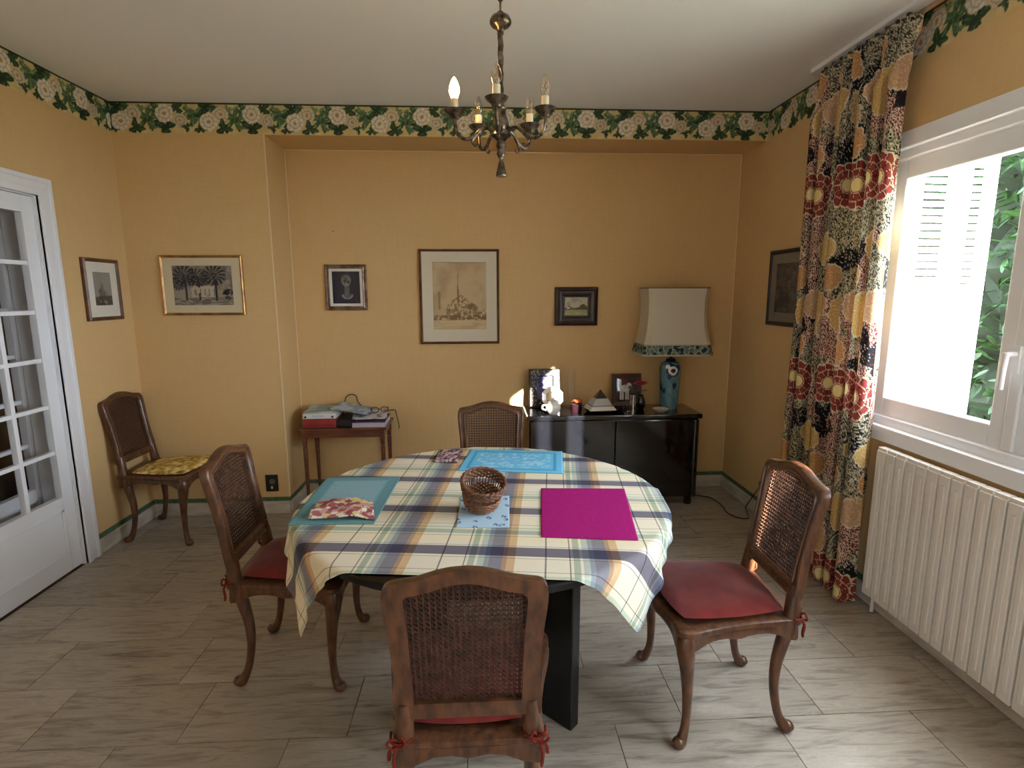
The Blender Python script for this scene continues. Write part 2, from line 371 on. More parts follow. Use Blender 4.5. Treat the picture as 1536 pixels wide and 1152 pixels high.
# the hall behind the door
M_HALL = mat('hall_wallpaper', (96, 66, 44), .8)
hb = MB().box((XL-1.9, 1.4, -.1), (XL-1.8, 4.2, ZC)).box((XL-1.8, 1.4, -.1), (XL-.18, 1.5, ZC)).box((XL-1.8, 4.1, -.1), (XL-.18, 4.2, ZC)).box((XL-1.9, 1.4, ZC), (XL-.18, 4.2, ZC+.1))
struct(hb.build('wall_hall', M_HALL))
struct(MB().box((XL-1.9, 1.4, -.1), (XL-.3, 4.2, -.005)).build('floor_hall', mat('hall_floor', (110, 84, 60), .4)))

# ------------------------------------------------------------------ windows
def sash(parent, y0, y1, z0, z1, x=XR+.055, t=.055, b=.088):
    for n, a, c in (('sash_stile', (x, y0, z0), (x+t, y0+b, z1)), ('sash_stile', (x, y1-b, z0), (x+t, y1, z1)), ('sash_rail', (x, y0+b, z0), (x+t, y1-b, z0+b)), ('sash_rail', (x, y0+b, z1-b), (x+t, y1-b, z1))):
        MB().box(a, c).build(n, M_PVC, parent, bevel=.006)
    MB().box((x+t/2-.006, y0+b-.01, z0+b-.01), (x+t/2+.006, y1-b+.01, z1-b+.01)).build('pane', M_GLASS, parent)
def window(nm, W, handle=True):
    y0, y1, z0, z1 = W
    o = struct(empty(nm))
    x = XR+.02
    f = MB().box((x, y0, z0-.02), (x+.1, y0+.05, z1)).box((x, y1-.05, z0-.02), (x+.1, y1, z1)).box((x, y0+.05, z1-.05), (x+.1, y1-.05, z1)).box((x, y0+.05, z0-.02), (x+.1, y1-.05, z0+.035))
    f.build('window_frame', M_PVC, o, bevel=.005)
    c = MB().box((XR-.012, y0-.055, z0-.07), (XR+.03, y0+.012, z1+.06)).box((XR-.012, y1-.012, z0-.07), (XR+.03, y1+.055, z1+.06)).box((XR-.012, y0-.055, z1-.012), (XR+.03, y1+.055, z1+.06)).box((XR-.018, y0-.055, z0-.075), (XR+.03, y1+.055, z0-.005))
    c.build('window_casing', M_PVC, o, bevel=.005)
    ym = (y0+y1)/2
    sash(o, y0+.045, ym+.002, z0+.03, z1-.045); sash(o, ym-.0+.004, y1-.045, z0+.03, z1-.045)
    MB().box((XR+.04, ym-.022, z0+.035), (XR+.0545, ym+.022, z1-.05)).build('meeting_strip', M_PVC, o, bevel=.004)
    hx = XR+.036
    hm = MB().box((hx-.008, ym-.014, 1.23), (hx+.004, ym+.014, 1.33)).tube([(hx, ym, 1.30), (hx-.035, ym, 1.30), (hx-.045, ym, 1.295)], .009, 10).tube([(hx-.045, ym, 1.305), (hx-.046, ym+.004, 1.24), (hx-.044, ym+.006, 1.17)], [.011, .011, .010], 10)
    hm.build('handle', M_PVC, o, smooth=50)
    MB().box((XR+.12, y0-.02, z0-.06), (XR+WT+.05, y1+.02, z0-.021)).build('window_sill', mat('stone_sill', (205, 200, 190), .7), o)
    return o
window('window_1', W1); window('window_added_2', W2); window('window_added_3', W3)  # only the first is in view, the other two are added to bring in light
w4 = struct(empty('window_added_4'))  # out of view, added as a source of fill daylight
fx = XL-.12
for k in range(4):
    ya = W4[0]+(W4[1]-W4[0])*k/4; yc = W4[0]+(W4[1]-W4[0])*(k+1)/4
    MB().box((fx, ya, W4[2]), (fx+.05, ya+.05, W4[3])).box((fx, yc-.05, W4[2]), (fx+.05, yc, W4[3])).box((fx, ya+.05, W4[2]), (fx+.05, yc-.05, W4[2]+.06)).box((fx, ya+.05, W4[3]-.06), (fx+.05, yc-.05, W4[3])).build('sash', M_PVC, w4)
    MB().box((fx+.02, ya+.04, W4[2]+.05), (fx+.03, yc-.04, W4[3]-.05)).build('pane', M_GLASS, w4)
# louvred shutters folded out beside the windows
def shutter(loc, ang1, ang2, s, label, w1=.25, w2=.17):
    z0, z1 = .86, 2.24
    t = thing('window_shutter', label, 'shutter', loc)
    def panel(base, ang, wd):
        M = Matrix.Translation(base) @ Matrix.Rotation(ang, 4, 'Z'); th = .032
        fr = MB()
        for a, b in (((0, -th/2, 0), (.05, th/2, z1-z0)), ((wd-.05, -th/2, 0), (wd, th/2, z1-z0)), ((.05, -th/2, 0), (wd-.05, th/2, .08)), ((.05, -th/2, z1-z0-.08), (wd-.05, th/2, z1-z0))): fr.box(a, b, M)
        p = fr.build('shutter_panel', M_WHITE, t, bevel=.003)
        z = .095; 
        while z < z1-z0-.09:
            ml = M @ Matrix.Translation((0, 0, z)) @ Matrix.Rotation(.65, 4, 'X')
            MB().box((.05, -.021, -.004), (wd-.05, .021, .004), ml).build('louvre', M_WHITE, p)
            z += .037
        return M @ Vector((wd+.004, 0, 0))
    e = panel(Vector((0, 0, 0)), ang1, w1); panel(e, ang2, w2)
shutter((XR+WT+.01, W1[1]+.025, .86), .06, -.10, 1, 'white louvred shutter folded open outside the window beside the curtain')
shutter((XR+WT+.01, W1[0]-.025, .86), -.06, .1, 1, 'white louvred shutter folded open on the window side nearest the viewer')

# ------------------------------------------------------------------ outside
struct(MB().box((XR+WT, -14, -.9), (26, 22, -.75)).build('ground_outside', mat('garden_paving', (150, 146, 134), .9, var=(110, 116, 90), vscale=.8)))
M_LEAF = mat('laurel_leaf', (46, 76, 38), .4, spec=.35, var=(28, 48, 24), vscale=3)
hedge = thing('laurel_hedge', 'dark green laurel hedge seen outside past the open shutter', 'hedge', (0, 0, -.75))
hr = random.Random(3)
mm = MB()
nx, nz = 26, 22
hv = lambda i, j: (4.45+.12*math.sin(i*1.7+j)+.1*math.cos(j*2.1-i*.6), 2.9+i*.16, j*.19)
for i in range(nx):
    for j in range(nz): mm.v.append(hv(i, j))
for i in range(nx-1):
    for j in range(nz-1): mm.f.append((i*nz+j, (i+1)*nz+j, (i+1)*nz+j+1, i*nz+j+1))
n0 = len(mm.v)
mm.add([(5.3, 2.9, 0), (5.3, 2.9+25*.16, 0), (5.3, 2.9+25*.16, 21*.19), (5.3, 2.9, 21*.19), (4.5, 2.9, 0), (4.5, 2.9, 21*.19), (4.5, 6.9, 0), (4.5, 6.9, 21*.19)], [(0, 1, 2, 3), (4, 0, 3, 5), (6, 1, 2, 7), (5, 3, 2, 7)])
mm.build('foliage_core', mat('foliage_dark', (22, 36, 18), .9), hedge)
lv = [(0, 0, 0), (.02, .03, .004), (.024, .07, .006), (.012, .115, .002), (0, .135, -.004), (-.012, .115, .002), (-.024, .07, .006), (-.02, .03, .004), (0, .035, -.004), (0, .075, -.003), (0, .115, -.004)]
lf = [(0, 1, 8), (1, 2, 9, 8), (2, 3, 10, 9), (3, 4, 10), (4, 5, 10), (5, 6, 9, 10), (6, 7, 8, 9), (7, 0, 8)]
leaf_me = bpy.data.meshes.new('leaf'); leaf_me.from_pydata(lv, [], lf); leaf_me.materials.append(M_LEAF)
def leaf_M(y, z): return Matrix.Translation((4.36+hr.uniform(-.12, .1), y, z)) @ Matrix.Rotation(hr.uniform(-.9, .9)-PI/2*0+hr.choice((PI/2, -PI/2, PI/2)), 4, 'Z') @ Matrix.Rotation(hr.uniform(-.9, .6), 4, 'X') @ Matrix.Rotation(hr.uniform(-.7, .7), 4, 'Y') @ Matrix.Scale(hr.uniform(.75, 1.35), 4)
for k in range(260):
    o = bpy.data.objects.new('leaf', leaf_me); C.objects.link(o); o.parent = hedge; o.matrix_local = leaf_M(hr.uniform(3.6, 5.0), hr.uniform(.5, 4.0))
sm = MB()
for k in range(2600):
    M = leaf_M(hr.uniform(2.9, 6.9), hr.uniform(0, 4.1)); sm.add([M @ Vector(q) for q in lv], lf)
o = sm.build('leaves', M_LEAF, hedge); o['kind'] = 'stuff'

# ------------------------------------------------------------------ radiator
rad = thing('radiator', 'white ribbed column radiator under the window', 'radiator', (XR-.002, 2.36, 0))
fm = MB()
for (a, b, z0, z1) in ((-.070, -.052, .085, .80), (-.052, -.022, .095, .785)):
    w_ = .0250 if a < -.06 else .012
    fm.box((a, -w_, z0), (b, w_, z1))
fm.box((-.074, -.010, .12), (-.068, .010, .76))
fm.box((-.064, -.026, .795), (-.03, .026, .815))
f0 = fm.build('radiator_fin', M_RAD, rad, bevel=.006); f0.location = (0, -.03, 0)
for k in range(1, 40):
    c = f0.copy(); C.objects.link(c); c.location = (0, -.03-k*.0585, 0)
MB().box((-.045, -2.33, .10), (-.027, -.01, .14)).box((-.045, -2.33, .74), (-.027, -.01, .78)).box((-.04, -.3, .5), (.0, -.27, .52)).box((-.04, -2.0, .5), (.0, -1.97, .52)).build('header_pipe', M_RAD, rad, bevel=.006)
MB().tube([(-.036, -.04, .11), (-.036, -.04, .0)], .008, 10).build('feed_pipe', M_RAD, rad, smooth=40)

# ------------------------------------------------------------------ cane-back chairs (local: facing +Y, origin on the floor between the feet)
OUT = [(.178, .500), (.181, .54), (.177, .60), (.175, .66), (.179, .74), (.185, .80), (.188, .84), (.186, .868), (.174, .886), (.15, .891), (.11, .898), (.07, .911), (.035, .919), (0, .922)]
INN = [(.130, .545), (.131, .56), (.132, .60), (.133, .66), (.136, .74), (.140, .80), (.142, .825), (.140, .845), (.131, .855), (.112, .859), (.085, .866), (.055, .877), (.028, .884), (0, .887)]
def yb(z): return -.192-.078*(max(z-.43, 0)/.49)**1.15
def full(c):
    r = [Vector((x, z, 0)) for x, z in c]; r = catmull(r, 3)
    l = [Vector((-p.x, p.y, 0)) for p in r[::-1][1:]]
    bx, bz = c[0]; bot = [Vector((-bx+2*bx*k/6, bz, 0)) for k in range(1, 6)]
    return r+l+bot
def make_chair_meshes():
    R = {}
    po, pi_ = full(OUT), full(INN)
    prof = [(0, -.5), (0, .22), (.07, .42), (.18, .5), (.30, .46), (.36, .30), (.62, .30), (.68, .44), (.80, .48), (.93, .34), (1, .05), (1, -.5)]
    T = .032; rings = []
    for a, b in zip(po, pi_):
        rings.append([(a.x+(b.x-a.x)*t, yb(a.y+(b.y-a.y)*t)+d*T, a.y+(b.y-a.y)*t) for t, d in prof])
    m = MB(); m.rings(rings, closed=True); R['back_frame'] = m
    # small carved flourish on the crest
    m = MB(); ri = [(p.x, p.y) for p in full(INN)]
    def ztop(x):
        xs = [c[0] for c in INN[7:]][::-1]; zs = [c[1] for c in INN[7:]][::-1]; return float(np.interp(abs(x), xs, zs))
    def wid(z): return float(np.interp(z, [c[1] for c in INN[:8]], [c[0] for c in INN[:8]]))
    def inside(x, z): return .545 <= z <= ztop(x) and abs(x) <= wid(z) if abs(x) < .1405 else False
    def strand(a, b, w_, off):
        a, b = Vector(a), Vector(b); d = (b-a).normalized(); n = Vector((-d.y, d.x))*w_/2
        q = [a+n, a-n, b-n, b+n]
        pts = [(p.x, yb(p.y)+off+e, p.y) for e in (-.0008, .0008) for p in q]
        m.add(pts, [(0, 1, 2, 3), (7, 6, 5, 4), (0, 3, 7, 4), (1, 5, 6, 2)])
    sp = .0138; k = 10
    for i in range(-k, k+1):
        x = i*sp; z1 = ztop(x)+.004
        if abs(x) < .142: strand((x, .540), (x, z1), .0040, -.001)
    z = .552
    while z < .887:
        # half-width where the arch still covers this height
        xs = np.linspace(0, .142, 143); ok = [q for q in xs if z <= ztop(q)+.002]; 
        if ok:
            xm = min(max(ok), wid(z))+.004; strand((-xm, z), (xm, z), .0040, .001)
        z += sp
    for sg in (1, -1):
        for i in range(-16, 42):
            c = i*sp+.552
            pts = [(x, c+sg*x) for x in np.linspace(-.142, .142, 90)]; ins = [p for p in pts if inside(*p)]
            if len(ins) > 3: strand(ins[0], ins[-1], .0020, .002*sg)
    R['cane_panel'] = m
    # rear legs: cabriole, running up into the back frame
    for s, nm in ((1, 'rl'), (-1, 'rr')):
        P = [(.172, -.197, .004), (.172, -.196, .018), (.166, -.178, .05), (.162, -.164, .10), (.160, -.154, .17), (.160, -.155, .25), (.162, -.168, .33), (.163, -.185, .40), (.161, -.196, .45), (.157, yb(.50), .50), (.156, yb(.545), .545)]
        rd = [.017, .021, .0155, .0145, .016, .019, .0225, .025, .026, .024, .02]
        P = catmull(P, 3); rd = list(np.interp(np.linspace(0, 10, len(P)), range(11), rd))
        m = MB(); m.tube([(p.x*s, p.y, p.z) for p in P], rd, 12, up=(1, 0, 0)); 
        m.lathe([(.001, -.018), (.016, -.014), (.023, 0), (.016, .014), (.001, .018)], 10, (.172*s, -.208, .0185)); R[nm] = m
        P = [(.2225, .192, .004), (.2225, .192, .016), (.213, .178, .045), (.206, .170, .10), (.205, .170, .18), (.209, .176, .27), (.216, .186, .34), (.216, .188, .385), (.208, .180, .424)]
        rd = [.017, .021, .0155, .014, .017, .0225, .030, .033, .026]
        P = catmull(P, 3); rd = list(np.interp(np.linspace(0, 8, len(P)), range(9), rd))
        m = MB(); m.tube([(p.x*s, p.y, p.z) for p in P], rd, 12, up=(1, 0, 0))
        m.lathe([(.001, -.018), (.016, -.014), (.023, 0), (.016, .014), (.001, .018)], 10, (.227*s, .200, .0185)); R['f'+nm] = m
    # seat frame: serpentine ring with scalloped lower edge
    oc = [(.183, -.212), (.188, -.12), (.200, -.01), (.222, .10), (.240, .165), (.238, .200), (.212, .219), (.16, .219), (.09, .230), (.04, .240), (0, .242)]
    o = catmull([(x, y_, 0) for x, y_ in oc], 4); o = o+[Vector((-p.x, p.y, 0)) for p in o[::-1][1:]]
    o += [Vector((-.183+.366*k/8, -.212, 0)) for k in range(1, 8)]
    cen = Vector((0, .02, 0)); corners = [Vector(q) for q in ((.22, .195, 0), (-.22, .195, 0), (.17, -.21, 0), (-.17, -.21, 0))]
    mids = [Vector(q) for q in ((0, .23, 0), (0, -.21, 0), (.205, 0, 0), (-.205, 0, 0))]
    rings = []
    for p in o:
        n = (cen-p).normalized(); dc = min((p-c).length for c in corners); dm = min((p-c).length for c in mids)
        zb_ = .388-.036*math.exp(-(dc/.06)**2)-.012*math.exp(-(dm/.035)**2)
        q = lambda t, z: (p.x+n.x*t, p.y+n.y*t, z)
        rings.append([q(.004, zb_), q(0, zb_+.012), q(.003, .408), q(-.005, .418), q(-.003, .431), q(.006, .436), q(.045, .436), q(.045, zb_+.02), q(.02, zb_)])
    m = MB(); m.rings(rings, closed=True); R['seat_frame'] = m
    m = MB(); m.prism([(p.x*.84, p.y*.84) for p in o], lambda p: (p[0], p[1], .418), lambda p: (p[0], p[1], .4335)); R['seat_panel'] = m
    # cushion
    def cushion(th, z0, sx, y0, y1, n=22):
        m = MB(); idx = {}
        for sgn in (1, 0):
            for i in range(n+1):
                for j in range(n+1):
                    a, b = -1+2*i/n, -1+2*j/n
                    # squircle map so that corners are rounded
                    ra = a*math.sqrt(1-.18*b*b); rb = b*math.sqrt(1-.18*a*a)
                    yy = y0+(y1-y0)*(rb*.5+.5)+.012*(1-a*a)*(1 if b > 0 else 0)*b; wd = sx*(.172+.038*(rb*.5+.5))
                    e = (1-abs(a)**4)*(1-abs(b)**4); prof_ = e**.5 if e > 0 else 0
                    z = z0+th*.45+(th*.55*prof_+.012*(1-a*a)*(1-b*b))*(1 if sgn else 0) - (0 if sgn else th*.45*prof_)
                    z += .0025*math.sin(a*5+b*3)*prof_*sgn
                    idx[sgn, i, j] = len(m.v); m.v.append((ra*wd, yy, z))
        for i in range(n):
            for j in range(n):
                m.f.append((idx[1, i, j], idx[1, i+1, j], idx[1, i+1, j+1], idx[1, i, j+1])); m.f.append((idx[0, i, j+1], idx[0, i+1, j+1], idx[0, i+1, j], idx[0, i, j]))
        for i in range(n):
            for (A, B) in (((i, 0), (i+1, 0)), ((i+1, n), (i, n)), ((n, i), (n, i+1)), ((0, i+1), (0, i))):
                m.f.append((idx[1, B[0], B[1]], idx[1, A[0], A[1]], idx[0, A[0], A[1]], idx[0, B[0], B[1]]))
        return m
    R['cushion'] = cushion(.040, .4365, 1.0, -.185, .205)
    R['pad'] = cushion(.016, .4365, 1.0, -.165, .195)
    for s, nm in ((1, 'tl'), (-1, 'tr')):
        m = MB(); c = Vector((.168*s, -.216, .436))
        m.tube(catmull([c+Vector((-.03*s, .004, .006)), c+Vector((0, -.008, .0)), c+Vector((.022*s, .004, .002)), c+Vector((.026*s, .03, .004))], 3), .0042, 6)
        for dx, dz in ((.030, .008), (-.014, .012)):
            e = c+Vector((dx*s, -.012, dz)); m.tube(catmull([c, c+Vector((dx*s*.5, -.012, dz+.012)), e, c+Vector((dx*s*.5, -.014, dz-.014))], 3, True), .0036, 6, closed=True)
        m.tube(catmull([c, c+Vector((.012*s, -.014, -.02)), c+Vector((.015*s, -.010, -.05)), c+Vector((.011*s, -.014, -.072))], 3), [.0042]*5+[.005]*4+[.003], 6)
        m.tube(catmull([c, c+Vector((.024*s, -.008, -.015)), c+Vector((.028*s, -.004, -.042))], 3), .0042, 6); R[nm] = m
    return R
CM = make_chair_meshes()
def chair(name, label, loc, rotz, kind='red'):
    t = thing(name, label, 'chair', loc, rotz, 'cane-backed dining chairs')
    return t
def build_chair_proto(label, loc, rotz):
    t = thing('dining_chair', label, 'chair', loc, rotz, 'cane-backed dining chairs')
    CM['back_frame'].build('back_frame', M_WOOD, t, smooth=38)
    o = CM['cane_panel'].build('cane_panel', M_CANE, t); o['kind'] = 'stuff'; o['label'] = 'woven cane back panel'
    for k in ('rl', 'rr', 'frl', 'frr'): CM[k].build('leg', M_WOOD, t, smooth=60)
    CM['seat_frame'].build('seat_frame', M_WOOD, t, smooth=40)
    CM['seat_panel'].build('seat_panel', M_CANE, t)
    o = CM['cushion'].build('seat_cushion', M_RED, t, smooth=70); o['label'] = 'red fabric seat cushion'
    for k in ('tl', 'tr'): CM[k].build('cushion_tie', mat('tie_cloth', (112, 44, 34), .9, spec=.1), t, smooth=60)
    return t
ch0 = build_chair_proto('walnut cane-back chair in front of the table, its back to the viewer', (-.045, 1.40, 0), 0)
for lab, loc, rz in (('walnut cane-back chair on the left of the table, under the hanging cloth corner', (-.765, 2.155, 0), -PI/2),
                     ('walnut cane-back chair right of the table with its red seat cushion in full view', (.850, 1.812, 0), PI/2-.01),
                     ('walnut cane-back chair behind the table with its back near the far wall', (.045, 2.745, 0), PI)):
    c = copy_tree(ch0); c['label'] = lab; c.location = loc; c.rotation_euler = (0, 0, rz)
cc = thing('dining_chair', 'walnut cane-back chair with yellow patterned seat in the left corner', 'chair', (-2.006, 3.475, 0), -PI/2-.02, 'cane-backed dining chairs')
for o in ch0.children:
    if o.name.split('.')[0] in ('seat_cushion', 'cushion_tie'): continue
    c = o.copy(); C.objects.link(c); c.parent = cc
def pad_colors(me):
    n = len(me.vertices); co = np.zeros(n*3); me.vertices.foreach_get('co', co); co = co.reshape(-1, 3); X, Y = co[:, 0], co[:, 1]
    c = flat(X, (196, 160, 78)); d1, d2, cid = vor(X*32, Y*32, 3)
    c = mixc(c, (232, 208, 138), (cid > .5)*1.); c = mixc(c, (120, 92, 44), ((d2-d1) < .10)*.8)
    a = me.color_attributes.new('print', 'FLOAT_COLOR', 'POINT'); a.data.foreach_set('color', np.concatenate([lin(c), np.ones((n, 1))], -1).reshape(-1).astype(np.float32))
def cushion_fine(m0): return m0
o = CM['pad'].build('seat_pad', M_PRINTCLOTH, cc, smooth=70); o['label'] = 'thin yellow patterned seat pad'
sub = o.modifiers.new('s', 'SUBSURF'); sub.levels = 2; sub.render_levels = 2; pad_colors(o.data)

# ------------------------------------------------------------------ dining table
TC = Vector((0.0, 2.0)); TR, TZ = .682, .75
tb = thing('dining_table', 'round black lacquered table under the plaid tablecloth', 'table', (TC.x, TC.y, 0))
MB().lathe([(.001, TZ-.03), (TR-.012, TZ-.03), (TR, TZ-.022), (TR, TZ-.005), (TR-.004, TZ), (.001, TZ)], 96).build('tabletop', M_SATIN, tb, smooth=30)
for k in range(4):
    a = PI/4+k*PI/2
    M = Matrix.Rotation(a, 4, 'Z')
    MB().box((.25, -.024, 0), (.44, .024, TZ-.031), M).build('leg', M_SATIN, tb, bevel=.006)
for k in range(2):
    M = Matrix.Rotation(PI/4+k*PI/2, 4, 'Z'); MB().box((-.26, -.02, TZ-.09-.0*k), (.26, .02, TZ-.032)).build
MB().box((-.26, -.02, TZ-.09), (.26, .02, TZ-.032), Matrix.Rotation(PI/4, 4, 'Z')).box((-.26, -.02, TZ-.09), (.26, .02, TZ-.032), Matrix.Rotation(-PI/4, 4, 'Z')).build('cross_rail', M_BLACK, tb)

# ------------------------------------------------------------------ tablecloth: small cloth relaxation over the round top
CA = -math.radians(7.0); EX = np.array([math.cos(CA), math.sin(CA)]); EY = np.array([-math.sin(CA), math.cos(CA)])
def cloth_sim(u0, u1, v0, v1, h=.021, steps=170, its=7):
    us = np.arange(u0, u1+1e-6, h); vs_ = np.arange(v0, v1+1e-6, h); U, V = np.meshgrid(us, vs_)
    P = np.zeros(U.shape+(3,)); P[..., 0] = U*EX[0]+V*EY[0]; P[..., 1] = U*EX[1]+V*EY[1]
    top = TZ+.0032; P[..., 2] = top+.001+.004*(vn(U*9, V*9, 4)-.5)*(np.hypot(P[..., 0], P[..., 1]) > TR)
    Q = P.copy(); R = TR+.013
    def con(sa, sb, L, k):
        A, B = P[sa], P[sb]; d = B-A; l = np.sqrt((d*d).sum(-1, keepdims=True))+1e-9; c = d*(.5*k*(l-L)/l); P[sa] = A+c; P[sb] = B-c
    S = slice
    ny, nx = U.shape
    groups = []
    for o in (0, 1):
        n = (nx-o)//2; groups.append(((S(None), S(o, o+2*n, 2)), (S(None), S(o+1, o+2*n, 2)), h, 1))
        n = (ny-o)//2; groups.append(((S(o, o+2*n, 2), S(None)), (S(o+1, o+2*n, 2), S(None)), h, 1))
        n = (ny-o)//2
        groups.append(((S(o, o+2*n, 2), S(0, nx-1)), (S(o+1, o+2*n, 2), S(1, nx)), h*2**.5, .35))
        groups.append(((S(o, o+2*n, 2), S(1, nx)), (S(o+1, o+2*n, 2), S(0, nx-1)), h*2**.5, .35))
    bend = []
    for o in (0, 1, 2, 3):
        n = (nx-o)//4; bend.append(((S(None), S(o, o+4*n, 4)), (S(None), S(o+2, o+4*n, 4)), 2*h, .25))
        n = (ny-o)//4; bend.append(((S(o, o+4*n, 4), S(None)), (S(o+2, o+4*n, 4), S(None)), 2*h, .25))
    for st in range(steps):
        vel = (P-Q)*.93; Q = P.copy(); P = P+vel; P[..., 2] -= .0011
        for it in range(its):
            for g in groups: con(*g)
            if it % 2 == 0:
                for g in bend: con(*g)
            r = np.hypot(P[..., 0], P[..., 1])
            pen = (r < R) & (P[..., 2] < top)
            up = top-P[..., 2]; outp = R-r
            a = pen & ((up <= outp+.004) | (r < R-.05)); P[..., 2] = np.where(a, top, P[..., 2])
            b = pen & ~a; s = np.where(b, R/np.maximum(r, 1e-6), 1); P[..., 0] *= s; P[..., 1] *= s
            P[..., 0] = np.where(a, Q[..., 0]+(P[..., 0]-Q[..., 0])*.25, P[..., 0]); P[..., 1] = np.where(a, Q[..., 1]+(P[..., 1]-Q[..., 1])*.25, P[..., 1])
    return U, V, P
U, V, P = cloth_sim(-.765, .685, -.612, .80)
def plaid_mat():
    m = bpy.data.materials.new('plaid_cotton'); m.use_nodes = True; nt = m.node_tree; b = nt.nodes['Principled BSDF']
    b.inputs['Roughness'].default_value = .85; b.inputs['Specular IOR Level'].default_value = .2
    N, K = nt.nodes.new, nt.links.new
    uv = N('ShaderNodeUVMap'); sp = N('ShaderNodeSeparateXYZ'); K(uv.outputs[0], sp.inputs[0])
    cream, pur, org, grn, lbl, dk, yel = (232, 223, 204), (78, 74, 92), (200, 156, 112), (150, 166, 148), (168, 184, 184), (104, 98, 100), (240, 226, 170)
    def ramp(sock, off, per, bands):
        a = N('ShaderNodeMath'); a.operation = 'SUBTRACT'; a.inputs[1].default_value = off; K(sock, a.inputs[0])
        d = N('ShaderNodeMath'); d.operation = 'DIVIDE'; d.inputs[1].default_value = per; K(a.outputs[0], d.inputs[0])
        f = N('ShaderNodeMath'); f.operation = 'FLOORED_MODULO'; f.inputs[1].default_value = 1; K(d.outputs[0], f.inputs[0])
        cr = N('ShaderNodeValToRGB'); cr.color_ramp.interpolation = 'CONSTANT'; e = cr.color_ramp.elements
        e[0].position = 0; e[0].color = L4(bands[0][1]); e[1].position = bands[1][0]; e[1].color = L4(bands[1][1])
        for p, c in bands[2:]: k = e.new(p); k.color = L4(c)
        K(f.outputs[0], cr.inputs[0]); return cr
    # warp (along u): period .305, phase so that the violet band is centred at .10
    w1 = ramp(sp.outputs[0], .10-.025, .305, [(0, (98, 98, 120)), (.125, (150, 116, 96)), (.165, org), (.245, cream), (.53, dk), (.545, cream), (.76, dk), (.77, cream), (.80, grn), (.86, cream), (.89, lbl), (.95, (118, 130, 150))])
    w2 = ramp(sp.outputs[1], -.147-.028, .31, [(0, pur), (.18, cream), (.205, dk), (.212, cream), (.30, (234, 222, 186)), (.42, dk), (.428, cream), (.47, grn), (.57, cream), (.60, (180, 196, 176)), (.64, cream), (.70, dk), (.708, cream), (.95, dk), (.96, cream)])
    mx = N('ShaderNodeMix'); mx.data_type = 'RGBA'; mx.blend_type = 'MULTIPLY'; mx.inputs[0].default_value = 1
    K(w1.outputs[0], mx.inputs[6]); K(w2.outputs[0], mx.inputs[7])
    g = N('ShaderNodeGamma'); g.inputs[1].default_value = .62; K(mx.outputs[2], g.inputs[0])
    # woven grain
    nz = N('ShaderNodeTexNoise'); nz.inputs['Scale'].default_value = 260; K(uv.outputs[0], nz.inputs['Vector'])
    hv = N('ShaderNodeHueSaturation'); mr = N('ShaderNodeMapRange'); mr.inputs[3].default_value = .86; mr.inputs[4].default_value = 1.12; K(nz.outputs[0], mr.inputs[0]); K(mr.outputs[0], hv.inputs['Value'])
    K(g.outputs[0], hv.inputs['Color']); K(hv.outputs[0], b.inputs['Base Color'])
    return m
me = grid_mesh('tablecloth', P, None, plaid_mat())
uvl = me.uv_layers.new(name='UVMap'); vi = np.zeros(len(me.loops), int); me.loops.foreach_get('vertex_index', vi)
uvl.data.foreach_set('uv', np.stack([U.reshape(-1)[vi], V.reshape(-1)[vi]], -1).reshape(-1).astype(np.float32))
cl = tag(link('tablecloth', me, None, 180, loc=(TC.x, TC.y, 0)), 'cream, violet and orange plaid tablecloth draped over the round table', 'tablecloth')
s_ = cl.modifiers.new('thickness', 'SOLIDIFY'); s_.thickness = .0012; s_.offset = 1
s_ = cl.modifiers.new('smooth', 'SUBSURF'); s_.levels = 1; s_.render_levels = 1

# ------------------------------------------------------------------ things on the table
ZT = TZ+.0054
def mat_sheet(name, label, cat, quad, th, fn, nx=70, ny=50, wav=.0, z=ZT, group=None):
    q = [np.array(p) for p in quad]; c = sum(q)/4
    u, v = np.meshgrid(np.linspace(0, 1, nx), np.linspace(0, 1, ny))
    XY = (q[0][None, None]*((1-u)*(1-v))[..., None]+q[1]*(u*(1-v))[..., None]+q[2]*(u*v)[..., None]+q[3]*((1-u)*v)[..., None])-c
    Pz = th+wav*vn(u*3+1, v*3, 8)
    P_ = np.zeros((ny, nx, 3)); P_[..., :2] = XY; P_[..., 2] = Pz
    me = grid_mesh(name, P_, fn(u, v), M_PRINTCLOTH)
    o = tag(link(name, me, None, 60, loc=(c[0], c[1], z)), label, cat, group)
    s = o.modifiers.new('thickness', 'SOLIDIFY'); s.thickness = th; s.offset = -1
    return o
def edge(u, v): return np.minimum(np.minimum(u, 1-u), np.minimum(v, 1-v))
def f_left(u, v):
    e = np.minimum(np.minimum(u, 1-u)*.30, np.minimum(v, 1-v)*.48); c = flat(u, (136, 168, 178)); c = mixc(c, (106, 148, 156), (e < .045)*1.); c = mixc(c, (100, 142, 144), (e < .012)*1.); c = mixc(c, (120, 162, 172), (np.abs(e-.045) < .004)*1.)
    return c*(.96+.08*vn(u*120, v*160, 1))[..., None]
def f_back(u, v):
    e = np.minimum(np.minimum(u, 1-u)*.46, np.minimum(v, 1-v)*.33); c = flat(u, (112, 186, 222)); c = mixc(c, (168, 212, 232), (e > .06)*(fbm(u*26, v*20, 3) > .5)*.8); c = mixc(c, (72, 152, 200), (np.abs(e-.035) < .008)*1.)
    return c*(.97+.06*vn(u*150, v*110, 2))[..., None]
def f_mag(u, v): return flat(u, (160, 26, 108))*(.93+.12*vn(u*140, v*190, 1))[..., None]
